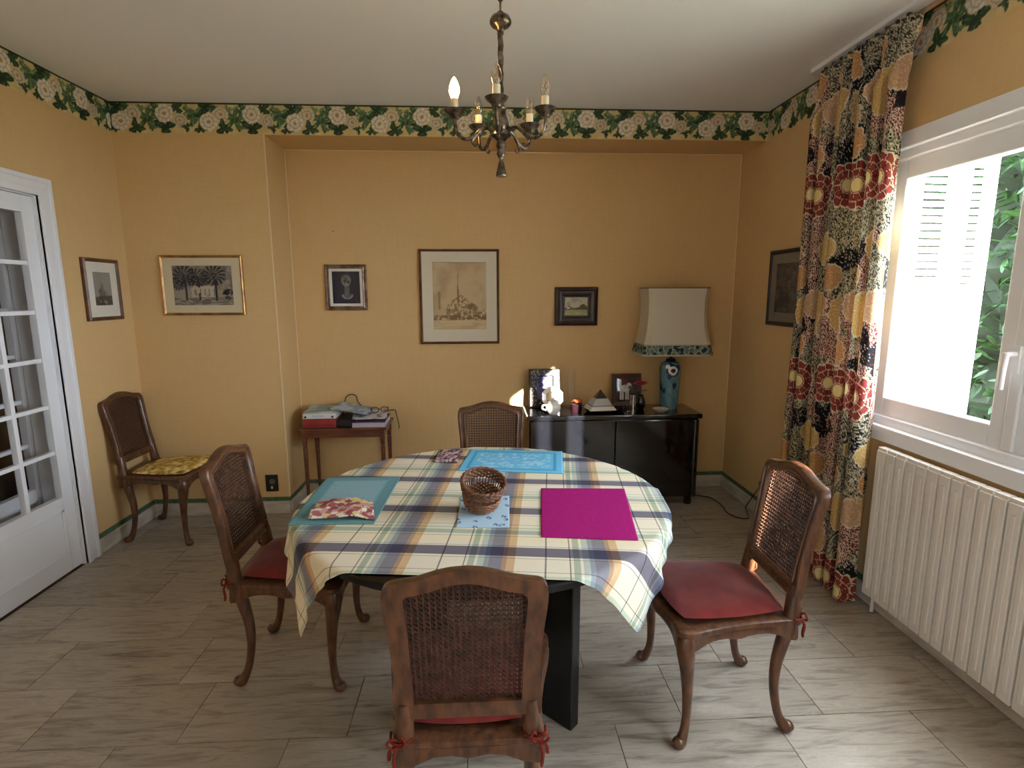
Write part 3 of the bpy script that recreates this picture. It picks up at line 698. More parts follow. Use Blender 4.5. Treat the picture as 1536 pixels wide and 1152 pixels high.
def f_floral(base, cols, sc):
    def f(u, v):
        d1, d2, cid = vor(u*sc, v*sc*.8, 2); c = flat(u, base)
        for k, col in enumerate(cols): c = mixc(c, col, ((cid*len(cols)).astype(int) == k)*(d1 < .62)*.95)
        return mixc(c, (120, 70, 70), ((d2-d1) < .06)*.7)
    return f
def f_coast(u, v):
    c = flat(u, (176, 202, 218)); d1, d2, cid = vor(u*4, v*6.5, 6); c = mixc(c, (70, 92, 150), (d1 < .2+.06*np.sin(40*u+30*v))*(cid > .25)*.9); return mixc(c, (214, 226, 232), (d1 < .07)*1.)
mat_sheet('placemat', 'pale sea-green fabric placemat at the left of the table', 'placemat', [(-.662, 1.765), (-.372, 1.758), (-.352, 2.232), (-.662, 2.242)], .003, f_left, group='placemats')
mat_sheet('placemat', 'bright blue quilted placemat with border at the far side of the table', 'placemat', [(-.116, 2.305), (.341, 2.232), (.385, 2.560), (-.062, 2.625)], .003, f_back, group='placemats')
mat_sheet('placemat', 'plain magenta placemat at the right of the table', 'placemat', [(.180, 1.622), (.482, 1.580), (.556, 2.034), (.227, 2.058)], .0025, f_mag, group='placemats')
mat_sheet('paper_napkin', 'pale blue paper napkin with dark blue flowers under the basket', 'napkin', [(-.094, 1.710), (.082, 1.700), (.096, 1.985), (-.088, 1.990)], .0018, f_coast)
n1 = mat_sheet('cloth_napkin', 'crumpled pink and cream floral napkin lying on the sea-green placemat', 'napkin', [(-.60, 1.790), (-.375, 1.782), (-.41, 1.930), (-.612, 1.945)], .006, f_floral((226, 210, 190), [(170, 96, 96), (216, 190, 120), (232, 222, 208), (150, 76, 84), (196, 150, 150)], 9), wav=.024, z=ZT+.0034)
n2 = mat_sheet('cloth_napkin', 'folded dark pink floral napkin beside the bright blue placemat', 'napkin', [(-.228, 2.425), (-.122, 2.412), (-.100, 2.600), (-.212, 2.615)], .006, f_floral((110, 84, 92), [(180, 150, 150), (90, 60, 76), (206, 190, 186), (140, 110, 130)], 8), wav=.006, z=ZT+.0002)
# woven basket
def basket():
    t = thing('wicker_basket', 'small round brown wicker basket on the pale blue napkin', 'basket', (-.012, 1.845, ZT+.0035))
    M_W = mat('wicker', (122, 78, 50), .5, var=(84, 50, 32), vscale=60); M_W2 = mat('wicker_light', (146, 96, 62), .5, var=(104, 64, 40), vscale=50)
    n = 40
    def ring(z, r, th, nm, mt, amp=.0025, rows=1):
        m = MB()
        for q in range(rows):
            pts = []
            for k in range(n*2):
                a = 2*PI*k/(n*2); rad_ = r(z+q*.007)+amp*(1 if (k//2+q) % 2 else -1); pts.append((rad_*math.cos(a), rad_*math.sin(a), z+q*.007))
            m.tube(pts, th, 6, closed=True)
        return m.build(nm, mt, t, smooth=60)
    r = lambda z: .054+.022*min(z/.10, 1)**.8
    MB().lathe([(.001, .002), (.052, .002), (.056, .006), (.052, .010), (.001, .010)], 32).build('base', M_W2, t, smooth=40)
    ring(.010, r, .0042, 'lower_weave', M_W2, rows=6)
    m = MB()
    for k in range(n):
        a = 2*PI*k/n; z0, z1 = .048, .072
        m.tube([(r(z)*math.cos(a), r(z)*math.sin(a), z) for z in (.008, z0, z1, .1)], .0022, 5)
    m.build('stakes', M_W, t)
    ring(.072, r, .0042, 'upper_weave', M_W, rows=4)
    m = MB()
    for ph in (0, PI):
        m.tube([((r(.1)+.003*math.cos(12*a+ph))*math.cos(a), (r(.1)+.003*math.cos(12*a+ph))*math.sin(a), .102+.003*math.sin(12*a+ph)) for a in [2*PI*k/144 for k in range(144)]], .0045, 6, closed=True)
    m.build('rim', M_W, t, smooth=60)
    t.rotation_euler = (math.radians(20), 0, .3); t.location.z += .0185; t.location.y += .012
basket()

# ------------------------------------------------------------------ pictures
def rect_loop(w_, h_, y_): return [(-w_/2, y_, -h_/2), (w_/2, y_, -h_/2), (w_/2, y_, h_/2), (-w_/2, y_, h_/2)]
def picture(label, wd, ht, prof, fmat, mat_in, mat_col, fn, loc, rotz, res=.0045, glass=True, name='framed_picture', tilt=0, matmat=None, inner=None):
    # prof: list of (inset, height) from the outer back edge inward
    t = thing(name, label, 'picture', loc, rotz); t.rotation_euler = (tilt, 0, rotz)
    m = MB(); m.rings([rect_loop(wd-2*i, ht-2*i, -h) for i, h in prof], cap=False); fr = m.build('frame', fmat, t)
    fi = prof[-1][0]; d = prof[-1][1]
    MB().box((-wd/2+.004, -.003, -ht/2+.004), (wd/2-.004, 0, ht/2-.004)).build('backing', mat('backing_board', (120, 96, 70), .9), t)
    iw, ih = wd-2*fi, ht-2*fi
    if mat_in:
        b0 = iw/2+.001, ih/2+.001; b1 = mat_in
        m = MB()
        a, c = b0; l, r_, bo, to = b1
        y0, y1 = -d+.0015, -d+.004
        o_ = [(-a, -c), (a, -c), (a, c), (-a, c)]; i_ = [(-a+l, -c+bo), (a-r_, -c+bo), (a-r_, c-to), (-a+l, c-to)]
        m.rings([[(p[0], y1, p[1]) for p in o_], [(p[0], y0, p[1]) for p in o_], [(p[0], y0, p[1]) for p in i_], [(p[0]*.995, y1, p[1]*.995) for p in i_]], cap=False)
        m.build('mount', matmat or mat('mount_'+'_'.join(map(str, mat_col)), mat_col, .8), t)
        pw, ph = iw-l-r_+.004, ih-bo-to+.004; cx, cz = (l-r_)/2, (bo-to)/2
    else: pw, ph, cx, cz = iw+.002, ih+.002, 0, 0
    print_sheet('print', pw, ph, res, fn, M_PRINT, t, y=-d+.0045, x=cx, z=cz)
    if glass: MB().box((-iw/2, -d-.0012, -ih/2), (iw/2, -d, ih/2)).build('glazing', M_PIC_GLASS, t)
    return t
M_GOLD = mat('gilt_frame', (176, 130, 72), .32, metal=.55, var=(120, 78, 40), vscale=14)
M_BROWNF = mat('brown_frame', (112, 72, 42), .4, var=(76, 44, 26), vscale=14)
M_DARKF = mat('dark_brown_frame', (52, 30, 24), .35, var=(34, 18, 16), vscale=14)
M_BLKF = mat('black_frame', (24, 22, 26), .3)
def p_mountain(u, v):
    c = flat(u, (150, 142, 130)); hgt = .62-1.1*np.abs(u-.5)+.12*(fbm(u*6, v*2, 1)-.5); c = mixc(c, (120, 112, 102), (hgt-v)*9)
    c = mixc(c, (88, 80, 72), (fbm(u*12+v*5, v*14, 2) > .52)*(v < hgt+.1)*.7); c = mixc(c, (70, 64, 56), (v < .24+.1*fbm(u*5, v, 3))*.8); return mixc(c, (170, 160, 140), (fbm(u*9, v*9, 5) > .58)*(v < .2)*.7)
def p_palms(u, v):
    c = flat(u, (150, 138, 120)); c = mixc(c, (110, 100, 92), (fbm(u*9, v*9, 1)-.45)*4*(v > .4))
    for cx, cy, r, s in ((.2, .74, .30, 1), (.40, .70, .26, 2), (.70, .76, .30, 3), (.08, .55, .2, 4), (.52, .62, .18, 5)):
        dx, dy = (u-cx)*1.4, v-cy; th = np.arctan2(dy, dx); rd = np.hypot(dx, dy)
        c = mixc(c, (36, 32, 34), (np.abs(np.sin(th*7+s+rd*7)) > .45)*np.clip((r-rd)*14, 0, 1)*.92)
    for x0 in (.20, .42, .70): c = mixc(c, (34, 28, 28), (np.abs(u-x0-.02*np.sin(v*5)) < .018)*(v < .75)*(v > .12))
    h = (v < .5)*(v > .2)*(u > .3)*(u < .68); c = mixc(c, (186, 172, 150), h*(fbm(u*14, v*12, 7) > .40)*.9); c = mixc(c, (60, 52, 48), h*(np.abs(np.sin(u*42)) < .25)*(v > .25)*(v < .42)*.8)
    c = mixc(c, (30, 26, 28), (np.hypot((u-.92)*1.3, v-.28) < .13)*(fbm(u*20, v*20, 3) > .40)); return mixc(c, (88, 78, 70), (v < .2)*(fbm(u*14, v*40, 9) > .45)*.7)
def p_bust(u, v):
    c = flat(u, (22, 26, 48)); c = mixc(c, (36, 44, 70), (fbm(u*14, v*2, 1)-.45)*3)
    head = np.hypot((u-.5)/.20, (v-.72)/.2); neck = (np.abs(u-.52) < .10-.05*(v-.3))*(v > .2)*(v < .6)
    c = mixc(c, (118, 122, 112), neck*(.5+.5*fbm(u*16, v*16, 4))); c = mixc(c, (146, 148, 138), np.clip((1-head)*5, 0, 1)*(.35+.8*fbm(u*12, v*12, 2)))
    c = mixc(c, (40, 38, 36), (np.hypot((u-.46)/.06, (v-.70)/.05) < 1)*.8); c = mixc(c, (36, 34, 34), (np.hypot((u-.58)/.05, (v-.67)/.05) < 1)*.8)
    return mixc(c, (170, 172, 168), (np.abs(np.hypot((u-.53)/.17, (v-.26)/.10)-1) < .22)*(v < .28)*.8)
def p_cathedral(u, v):
    c = flat(u, (190, 166, 128)); c = mixc(c, (168, 142, 106), (fbm(u*5, v*5, 1)-.42)*3)
    hill = .52-.55*np.abs(u-.52)-.15*(u < .25); m_ = (v < hill)*(v > .16); c = mixc(c, (134, 106, 72), m_*(fbm(u*26, v*24, 3) > .48)*.85); c = mixc(c, (92, 68, 44), m_*(fbm(u*40, v*36, 6) > .60)*.8)
    c = mixc(c, (120, 92, 60), (np.abs(u-.47) < .018*(1-np.clip((v-.5)/.36, 0, 1)))*(v > .4)*(v < .86)); c = mixc(c, (116, 90, 60), (np.abs(u-.12) < .025)*(v > .3)*(v < .56)*.6)
    c = mixc(c, (100, 74, 48), (np.abs(v-.18) < .035)*(fbm(u*30, v*30, 8) > .42)*.8); c = mixc(c, (104, 78, 52), (np.hypot((u-.74)/.1, (v-.33)/.05) < 1)*(fbm(u*40, v*40, 2) > .42)*.8)
    return mixc(c, (206, 184, 144), (v < .14)*(fbm(u*3, v*60, 5) > .5)*.6)
def p_land(u, v):
    c = flat(u, (186, 180, 160)); c = mixc(c, (150, 146, 124), (fbm(u*6, v*6, 1)-.45)*4*(v > .5)); t_ = .42+.22*np.exp(-((u-.82)/.16)**2)+.10*np.exp(-((u-.2)/.12)**2)+.06*(fbm(u*10, v, 2)-.5)
    c = mixc(c, (72, 70, 38), (v < t_)*(v > .3)*(.6+.5*fbm(u*14, v*14, 3))); c = mixc(c, (150, 146, 90), (v < .32)*.8); c = mixc(c, (176, 172, 150), (v < .18)*(fbm(u*5, v*18, 5) > .45)*.8); return mixc(c, (206, 200, 180), (np.hypot((u-.16)/.08, (v-.42)/.05) < 1)*1.)
def p_grey(u, v): 
    c = flat(u, (92, 84, 76)); c = mixc(c, (58, 54, 58), (fbm(u*4, v*6, 2)-.4)*5); return mixc(c, (118, 120, 122), (fbm(u*12, v*14, 5) > .56)*(u > .4)*.7)
thin = [(0, 0), (0, .016), (.006, .022), (.012, .018), (.016, .014)]
med = [(0, 0), (0, .018), (.008, .026), (.018, .020), (.022, .014)]
deep = [(0, 0), (0, .022), (.010, .030), (.022, .034), (.030, .026), (.040, .027), (.054, .024), (.062, .016), (.075, .013)]
# on the left wall, facing +x
picture('small brown-framed print with a wide white mount on the left wall', .305, .365, med, M_BROWNF, (.055, .055, .068, .058), (222, 216, 202), p_mountain, (XL+.001, 3.452, 1.552), PI/2)
picture('wide gilt-framed engraving of palm trees and houses on the left pier', .52, .385, thin, M_GOLD, (.056, .056, .05, .05), (206, 192, 160), p_palms, (-1.818, YB-.001, 1.580), 0)
picture('small silver-brown framed navy picture of a pale bust', .296, .328, [(0, 0), (0, .018), (.008, .026), (.016, .018), (.024, .022), (.03, .014)], mat('silver_brown_frame', (150, 128, 108), .35, metal=.4, var=(96, 66, 44), vscale=20), (.020, .020, .020, .020), (226, 222, 214), p_bust, (-.982, YA-.001, 1.569), 0, res=.004)
picture('tall gilt-framed sepia print of a cathedral spire with pale mount', .582, .688, [(0, 0), (0, .018), (.007, .026), (.014, .018), (.018, .014)], M_BROWNF, (.078, .078, .09, .075), (208, 200, 180), p_cathedral, (-.163, YA-.001, 1.498), 0)
picture('tiny landscape painting in a broad dark brown frame', .320, .284, deep, M_DARKF, None, None, p_land, (.702, YA-.001, 1.427), 0, res=.003, glass=False)
picture('black-framed print with grey mount partly hidden behind the curtain', .42, .475, [(0, 0), (0, .018), (.010, .024), (.022, .018), (.026, .013)], M_BLKF, (.055, .055, .06, .06), (124, 118, 106), p_grey, (XR-.001, 3.333, 1.552), -PI/2)
nail = tag(MB().lathe([(.0005, 0), (.0012, 0), (.0012, .012), (.004, .012), (.004, .014), (.0005, .0145)], 8).build('wall_nail', M_DARK, smooth=40), 'tiny bare nail in the alcove wall above the navy bust picture', 'nail')
nail.location = (-1.055, YA+.004, 1.965); nail.rotation_euler = (PI/2, 0, 0)
# sockets
def socket(label, loc, rotz):
    t = thing('power_socket', label, 'socket', loc, rotz)
    MB().box((-.042, -.010, -.06), (.042, 0, .06)).build('plate', mat('black_plastic', (18, 17, 17), .35), t, bevel=.004)
    MB().lathe([(.001, 0), (.02, 0), (.02, .003), (.014, .003), (.013, -.002), (.001, -.002)], 16).build('outlet_ring', mat('grey_ring', (96, 92, 88), .5), t).matrix_local = Matrix.Translation((.004, -.0105, .012)) @ Matrix.Rotation(PI/2, 4, 'X')
    MB().box((-.006, -.013, -.04), (.006, -.0102, -.022)).build('switch', mat('white_plastic', (205, 202, 196), .5), t)
socket('black power socket low on the left pier', (-1.478, YB-.0005, .222), 0)
socket('black power socket low on the right wall near the lamp cable', (XR-.0005, 3.45, .185), -PI/2)

# ------------------------------------------------------------------ curtain
def paint_curtain(U, V):                     # metres along the cloth and up
    wx = U+.016*(vn(U*16, V*16, 1)-.5)+.006*(vn(U*50, V*50, 4)-.5); wy = V+.016*(vn(U*16, V*16, 7)-.5)
    an = .9*np.sin(U*9+2*np.sin(V*5)); ru = wx*np.cos(an)-wy*np.sin(an); rv = wx*np.sin(an)+wy*np.cos(an)
    d1, d2, cid = vor(ru*78, rv*34, 2)       # slender leaves outlined in cream
    c = flat(U, (46, 44, 42)); c = mixc(c, (96, 92, 74), (cid > .40)*1.); c = mixc(c, (64, 60, 54), (cid > .66)*1.); c = mixc(c, (150, 140, 112), (cid > .88)*1.)
    c = mixc(c, (206, 194, 164), ((d2-d1) < .15)*1.)
    zone = fbm(U*3.6+4, V*3.0, 11)           # patches of small maroon cells
    e1, e2, eid = vor(wx*88, wy*88, 5); cell = mixc(mixc(flat(U, (122, 52, 52)), (78, 36, 40), (eid > .6)*1.), (214, 190, 168), ((e2-e1) < .20)*1.)
    c = c+(cell-c)*(zone > .55)[..., None]
    dk = fbm(U*7, V*6, 21); c = mixc(c, (30, 30, 34), (dk > .60)*((d2-d1) > .04)*1.)
    PU, PV = .46, .98
    def flower(cu, cv, R, kind, s):
        nonlocal c
        du = np.mod(U-cu+PU/2, PU)-PU/2; dv = np.mod(V-cv+PV/2, PV)-PV/2
        th = np.arctan2(dv, du); rd = np.hypot(du, dv)*(1+.10*(vn(U*30, V*30, s)-.5)); m_ = R*(.90+.10*np.abs(np.sin(th*6+s)))
        inn = (rd < m_)
        if kind == 'red':
            k = np.floor(rd/R*3.2); pet = np.abs(np.sin(th*6+k*1.3+s)); col = mixc(flat(U, (140, 58, 50)), (96, 38, 38), (pet < .45)*1.)
            col = mixc(col, (230, 208, 176), (pet < .12)*1.); col = mixc(col, (228, 204, 170), (np.abs(np.mod(rd/R*3.2, 1)-.04) < .06)*.9); col = mixc(col, (236, 216, 150), (R*.29-rd)/.004)
        else:
            base = {'yel': (206, 170, 108), 'ora': (198, 146, 100), 'sal': (194, 156, 126)}[kind]
            col = flat(U, base); pet = np.abs(np.sin(th*13+rd*60+s)); col = mixc(col, (240, 214, 150), (pet < .22)*.8); col = mixc(col, np.asarray(base)*.8, (np.abs(np.sin(rd*170)) < .2)*.5)
        c = np.where((inn & (rd > m_-.006))[..., None], np.array((224, 208, 176.)), np.where(inn[..., None], col, c))
    flower(.10, 2.02, .115, 'red', 1); flower(.38, 2.04, .11, 'red', 2)
    flower(.26, 1.74, .085, 'yel', 3); flower(.04, 1.46, .08, 'sal', 4); flower(.30, 1.42, .115, 'yel', 5)
    flower(.42, 1.60, .07, 'ora', 6); flower(.20, 2.33, .09, 'sal', 7); flower(.0, 1.74, .06, 'yel', 8); flower(.16, 1.16+.07, .085, 'ora', 9)
    return c
def curtain():
    t = thing('curtain', 'long floral curtain of red, yellow and black print beside the window', 'curtain', (1.80, 2.68, 0))
    ns, nz = 430, 560
    s, z = np.meshgrid(np.linspace(0, 1, ns), np.linspace(.012, 2.660, nz))
    hd = np.clip((z-2.42)/.10, 0, 1); hd = hd*hd*(3-2*hd)                      # gathered heading
    wid = .60+.03*np.clip(1-z/2.4, 0, 1)+.02*np.clip((z-2.5)/.2, 0, 1)
    drift = -.01+.02*np.clip(1-z/2.5, 0, 1)
    s2 = s+.018*np.sin(2*PI*s*3+1.0)*(1-hd)
    ph = 2*PI*6.5*s2+.6*np.sin(z*1.1)+.5*np.sin(s*9)
    A = (.058+.014*np.sin(s*14+1)+.008*np.sin(z*2+s*8))*(1-hd*.66)
    yy = (s-.5)*wid+drift+.012*np.sin(2*ph)*(1-hd)
    xx = A*(1.25-2.1*np.abs(np.sin(ph/2))**.8)+hd*.012*np.sin(2*PI*19*s+2*np.sin(z*22))*1.0
    xx += -.05*np.clip((s-.78)/.22, 0, 1)*0
    P_ = np.stack([xx, yy, z], -1)
    d = np.diff(P_[:, :, :2], axis=1); ln = np.hypot(d[..., 0], d[..., 1]); Uc = np.concatenate([np.zeros((nz, 1)), np.cumsum(ln, 1)], 1)
    Uc = Uc[280][None, :].repeat(nz, 0)
    m = bpy.data.materials.new('curtain_cotton'); m.use_nodes = True; nt = m.node_tree; b = nt.nodes['Principled BSDF']; N, K = nt.nodes.new, nt.links.new
    a = N('ShaderNodeVertexColor'); a.layer_name = 'print'; K(a.outputs[0], b.inputs['Base Color']); b.inputs['Roughness'].default_value = .85; b.inputs['Specular IOR Level'].default_value = .15
    tr_ = N('ShaderNodeBsdfTranslucent'); K(a.outputs[0], tr_.inputs[0]); mx = N('ShaderNodeMixShader'); mx.inputs[0].default_value = .16
    K(b.outputs[0], mx.inputs[1]); K(tr_.outputs[0], mx.inputs[2]); K(mx.outputs[0], nt.nodes['Material Output'].inputs[0])
    link('drape', grid_mesh('drape', P_, paint_curtain(Uc, z), m), t, 180)
curtain()
rl = thing('curtain_rail', 'white and wooden curtain rail along the ceiling above the window', 'curtain rail', (1.80, 2.0, ZC))
MB().box((-.03, -1.6, -.022), (.035, 1.05, 0)).build('track', M_PVC, rl, bevel=.003)
MB().box((.04, -1.6, -.034), (.055, 1.05, 0)).build('pelmet_strip', mat('pale_wood', (196, 160, 120), .5), rl, bevel=.003)
for k in range(10): MB().box((-.006, .40+k*.062, -.034), (.006, .412+k*.062, -.0225)).build('glider', M_GREY, rl)

# ------------------------------------------------------------------ chandelier
def chandelier():
    t = thing('chandelier', 'five-arm aged brass chandelier with one candle bulb lit', 'chandelier', (.072, 1.97, 0))
    MB().lathe([(.001, 2.70), (.05, 2.70), (.048, 2.685), (.02, 2.665), (.008, 2.655), (.001, 2.655)], 24).build('ceiling_rose', M_BRASS, t, smooth=40)
    m = MB(); z = 2.655; k = 0
    while z > 2.455:
        pts = [((.010*math.cos(a) if k % 2 else 0), (0 if k % 2 else .010*math.cos(a)), z-.016+.019*math.sin(a)) for a in [2*PI*j/14 for j in range(14)]]
        m.tube(pts, .0028, 6, closed=True); z -= .030; k += 1
    m.build('chain', M_BRASS, t, smooth=60)
    MB().lathe([(.001, 2.44), (.010, 2.438), (.013, 2.43), (.030, 2.424), (.036, 2.412), (.036, 2.404), (.030, 2.395), (.016, 2.388), (.010, 2.378), (.012, 2.372), (.001, 2.370)], 24).build('top_knob', M_BRASS, t, smooth=45)
    m = MB(); n = 14; rs = []
    for i in range(60):
        z = 2.385-i*(2.385-2.14)/59; tw = i*.28; rs.append([((.0088*(1+.18*math.cos(3*(2*PI*j/n)+tw*2)))*math.cos(2*PI*j/n), (.0088*(1+.18*math.cos(3*(2*PI*j/n)+tw*2)))*math.sin(2*PI*j/n), z) for j in range(n)])
    m.rings(rs); m.build('twisted_stem', M_BRASS, t, smooth=60)
    MB().lathe([(.001, 2.15), (.012, 2.15), (.020, 2.14), (.016, 2.125), (.024, 2.105), (.028, 2.085), (.024, 2.07), (.034, 2.062), (.036, 2.052), (.022, 2.044), (.014, 2.035), (.018, 2.02), (.012, 2.006), (.016, 1.995), (.010, 1.982), (.001, 1.98)], 24).build('body', M_BRASS, t, smooth=45)
    MB().lathe([(.001, 1.985), (.008, 1.982), (.006, 1.972), (.010, 1.965), (.014, 1.945), (.019, 1.925), (.018, 1.921), (.001, 1.921)], 20).build('tassel', M_BRASS, t, smooth=45)
    m_iv = mat('ivory_sleeve', (222, 210, 180), .5); m_cap = mat('bulb_cap', (200, 190, 170), .3, metal=.6)
    m_b = glass_mat('bulb_glass', (244, 238, 226), 2.5); m_fil = mat('filament', (190, 150, 100), .4, metal=.5)
    m_lit = mat('lit_bulb', (255, 206, 140), .3, emit=55)
    for i, an in enumerate((-97, -25, 47, 119, 191)):
        a = math.radians(an); ca, sa = math.cos(a), math.sin(a); R_ = .158
        zc = 2.105
        arm = MB().tube([(r*ca, r*sa, z) for r, z in [(p.x, p.y) for p in catmull([(.018, 2.055, 0), (.045, 2.075, 0), (.07, 2.068, 0), (.095, 2.045, 0), (.125, 2.035, 0), (.15, 2.052, 0), (R_, 2.085, 0), (R_, zc, 0)], 4)]], .0062, 8).build('arm', M_BRASS, t, smooth=60)
        MB().tube([(r*ca, r*sa, z) for r, z in [(p.x, p.y) for p in catmull([(.07, 2.066, 0), (.085, 2.05, 0), (.10, 2.03, 0), (.09, 2.016, 0), (.078, 2.022, 0)], 4)]], [.005]*10+[.004]*7, 8).build('scroll', M_BRASS, arm, smooth=60)
        MB().lathe([(.001, zc-.012), (.014, zc-.010), (.018, zc), (.030, zc+.008), (.037, zc+.018), (.035, zc+.019), (.02, zc+.012), (.001, zc+.012)], 24, (R_*ca, R_*sa, 0)).build('drip_pan', M_BRASS, arm, smooth=45)
        MB().lathe([(.001, zc+.012), (.0125, zc+.012), (.0125, zc+.054), (.001, zc+.054)], 18, (R_*ca, R_*sa, 0)).build('candle_sleeve', m_iv, arm, smooth=40)
        lit = an == 191
        bl = MB().lathe([(.001, zc+.054), (.010, zc+.055), (.0135, zc+.064), (.0175, zc+.076), (.0165, zc+.090), (.011, zc+.106), (.005, zc+.117), (.001, zc+.121)], 18, (R_*ca, R_*sa, 0)).build('bulb', m_lit if lit else m_b, arm, smooth=60)
        if lit: bl['label'] = 'glowing candle bulb'
        else: MB().tube([(R_*ca+.004*math.cos(q*1.3), R_*sa+.004*math.sin(q*1.3), zc+.056+q*.004) for q in range(12)], .0009, 5).build('filament', m_fil, arm)
chandelier()

# ------------------------------------------------------------------ black sideboard
CZ = .68
sb = thing('sideboard', 'low black lacquered sideboard against the alcove wall', 'cabinet', (.93, 3.86, 0))
MB().box((-.61, -.160, .06), (.60, .19, CZ-.036)).build('body', M_BLACK, sb, bevel=.012, bseg=3)
MB().box((-.628, -.186, CZ-.034), (.620, .195, CZ)).build('top', M_BLACK, sb, bevel=.008, bseg=3)
for a, b in ((-.600, -.003), (.003, .56)):
    d_ = MB().box((a, -.178, .075), (b, -.1605, CZ-.042)).build('cabinet_door', M_BLACK, sb, bevel=.004)
MB().box((.562, -.180, .06), (.604, .188, CZ-.038)).build('end_panel', M_BLACK, sb, bevel=.015, bseg=3)
for x, y_ in ((-.57, -.13), (.56, -.13), (-.57, .15), (.56, .15)):
    MB().lathe([(.001, 0), (.026, 0), (.030, .01), (.026, .045), (.03, .0595), (.001, .0595)], 16, (x, y_, 0)).build('foot', M_BLACK, sb, smooth=40)

# things on the sideboard
def p_violet(u, v): 
    c = flat(u, (112, 108, 160)); c = mixc(c, (66, 58, 96), (fbm(u*5, v*5, 3)-.42)*5); return mixc(c, (190, 188, 214), (fbm(u*8, v*8, 6) > .6)*.8)
def carved_frame():
    t = thing('photo_frame', 'photo frame with carved black and silver border on the sideboard', 'photo frame', (.463, 3.985, CZ+.003)); t.rotation_euler = (-.12, 0, .04)
    wd, ht, fwd = .235, .285, .058
    m = MB(); m.rings([[(p[0], p[1], p[2]+ht/2) for p in rect_loop(wd-2*i, ht-2*i, -h)] for i, h in ((0, 0), (0, .010), (.006, .014), (.05, .014), (fwd, .006))], cap=False)
    m.box((-wd/2+.002, -.004, .002), (wd/2-.002, 0, ht-.002)); m.build('frame', mat('frame_black', (26, 22, 22), .4), t)
    ms = mat('silver_relief', (170, 160, 146), .3, metal=.8); m = MB(); q = random.Random(5)
    for k in range(70):
        sd_ = q.randrange(4); a = q.uniform(.008, .05)
        x = q.uniform(-wd/2+.01, wd/2-.01) if sd_ < 2 else (-wd/2+a if sd_ == 2 else wd/2-a); z = (a if sd_ == 0 else ht-a) if sd_ < 2 else q.uniform(.01, ht-.01)
        an = q.uniform(0, PI); l = q.uniform(.008, .014); dx, dz = math.cos(an)*l, math.sin(an)*l
        x = min(max(x, -wd/2+.016), wd/2-.016); z = min(max(z, .016), ht-.016)
        m.tube([(x-dx, -.0135, z-dz), (x+dz*.3, -.017, z-dx*.3), (x+dx, -.0135, z+dz)], [.0015, .0034, .0015], 6)
    m.build('silver_carving', ms, t, smooth=60)['kind'] = 'stuff'
    print_sheet('photo', wd-2*fwd, ht-2*fwd, .003, p_violet, M_PRINT, t, y=-.0045, z=ht/2)
    MB().box((-.02, 0, 0), (.02, .004, ht*.7), Matrix.Translation((0, .055, 0)) @ Matrix.Rotation(.3, 4, 'X')).build('strut', M_DARK, t)
carved_frame()
M_PORC = mat('white_porcelain', (240, 238, 234), .08, spec=.6)
def plate():
    t = thing('decorative_plate', 'small white octagonal plate with golden centre on a stand', 'plate', (.505, 3.86, CZ+.011)); t.rotation_euler = (-.2, 0, 0)
    def oct(r, y_): return [(r*math.cos(PI/8+k*PI/4), y_, .088+r*math.sin(PI/8+k*PI/4)) for k in range(8)]
    MB().rings([oct(.02, 0), oct(.05, 0), oct(.082, -.010), oct(.082, -.014), oct(.05, -.005), oct(.02, -.004)]).build('dish', M_PORC, t)
    def f(u, v): 
        c = flat(u, (226, 210, 180)); return mixc(c, (176, 112, 56), (fbm(u*9, v*9, 2) > .5)*.9)
    n = 22; rr_, th = np.meshgrid(np.linspace(.001, .047, 14), np.linspace(0, 2*PI, 40)); P_ = np.stack([rr_*np.cos(th), rr_*0-.0068, .088+rr_*np.sin(th)], -1)
    link('painted_centre', grid_mesh('painted_centre', P_, f(rr_*np.cos(th)*10+.5, rr_*np.sin(th)*10+.5), M_PRINT), t)
    MB().box((-.035, -.02, 0), (-.028, .05, .006)).box((.028, -.02, 0), (.035, .05, .006)).tube([(-.031, .045, .003), (0, .012, .11), (.031, .045, .003)], .003, 6).build('stand', M_DARK, t)
plate()
def white_pot():
    t = thing('porcelain_pot', 'glossy white porcelain pot with lid glaring in the sun', 'pot', (.495, 3.745, CZ+.0005))
    MB().lathe([(.001, 0), (.030, 0), (.032, .004), (.046, .022), (.054, .045), (.050, .068), (.036, .082), (.034, .086), (.001, .086)], 32).build('body', M_PORC, t, smooth=50)
    MB().lathe([(.001, .0865), (.037, .0865), (.034, .095), (.018, .103), (.008, .106), (.009, .114), (.001, .118)], 24).build('lid', M_PORC, t, smooth=50)
    MB().tube(catmull([(-.045, 0, .062), (-.072, 0, .064), (-.076, 0, .04), (-.050, 0, .028)], 4), .006, 8).build('handle', M_PORC, t, smooth=60)
white_pot()
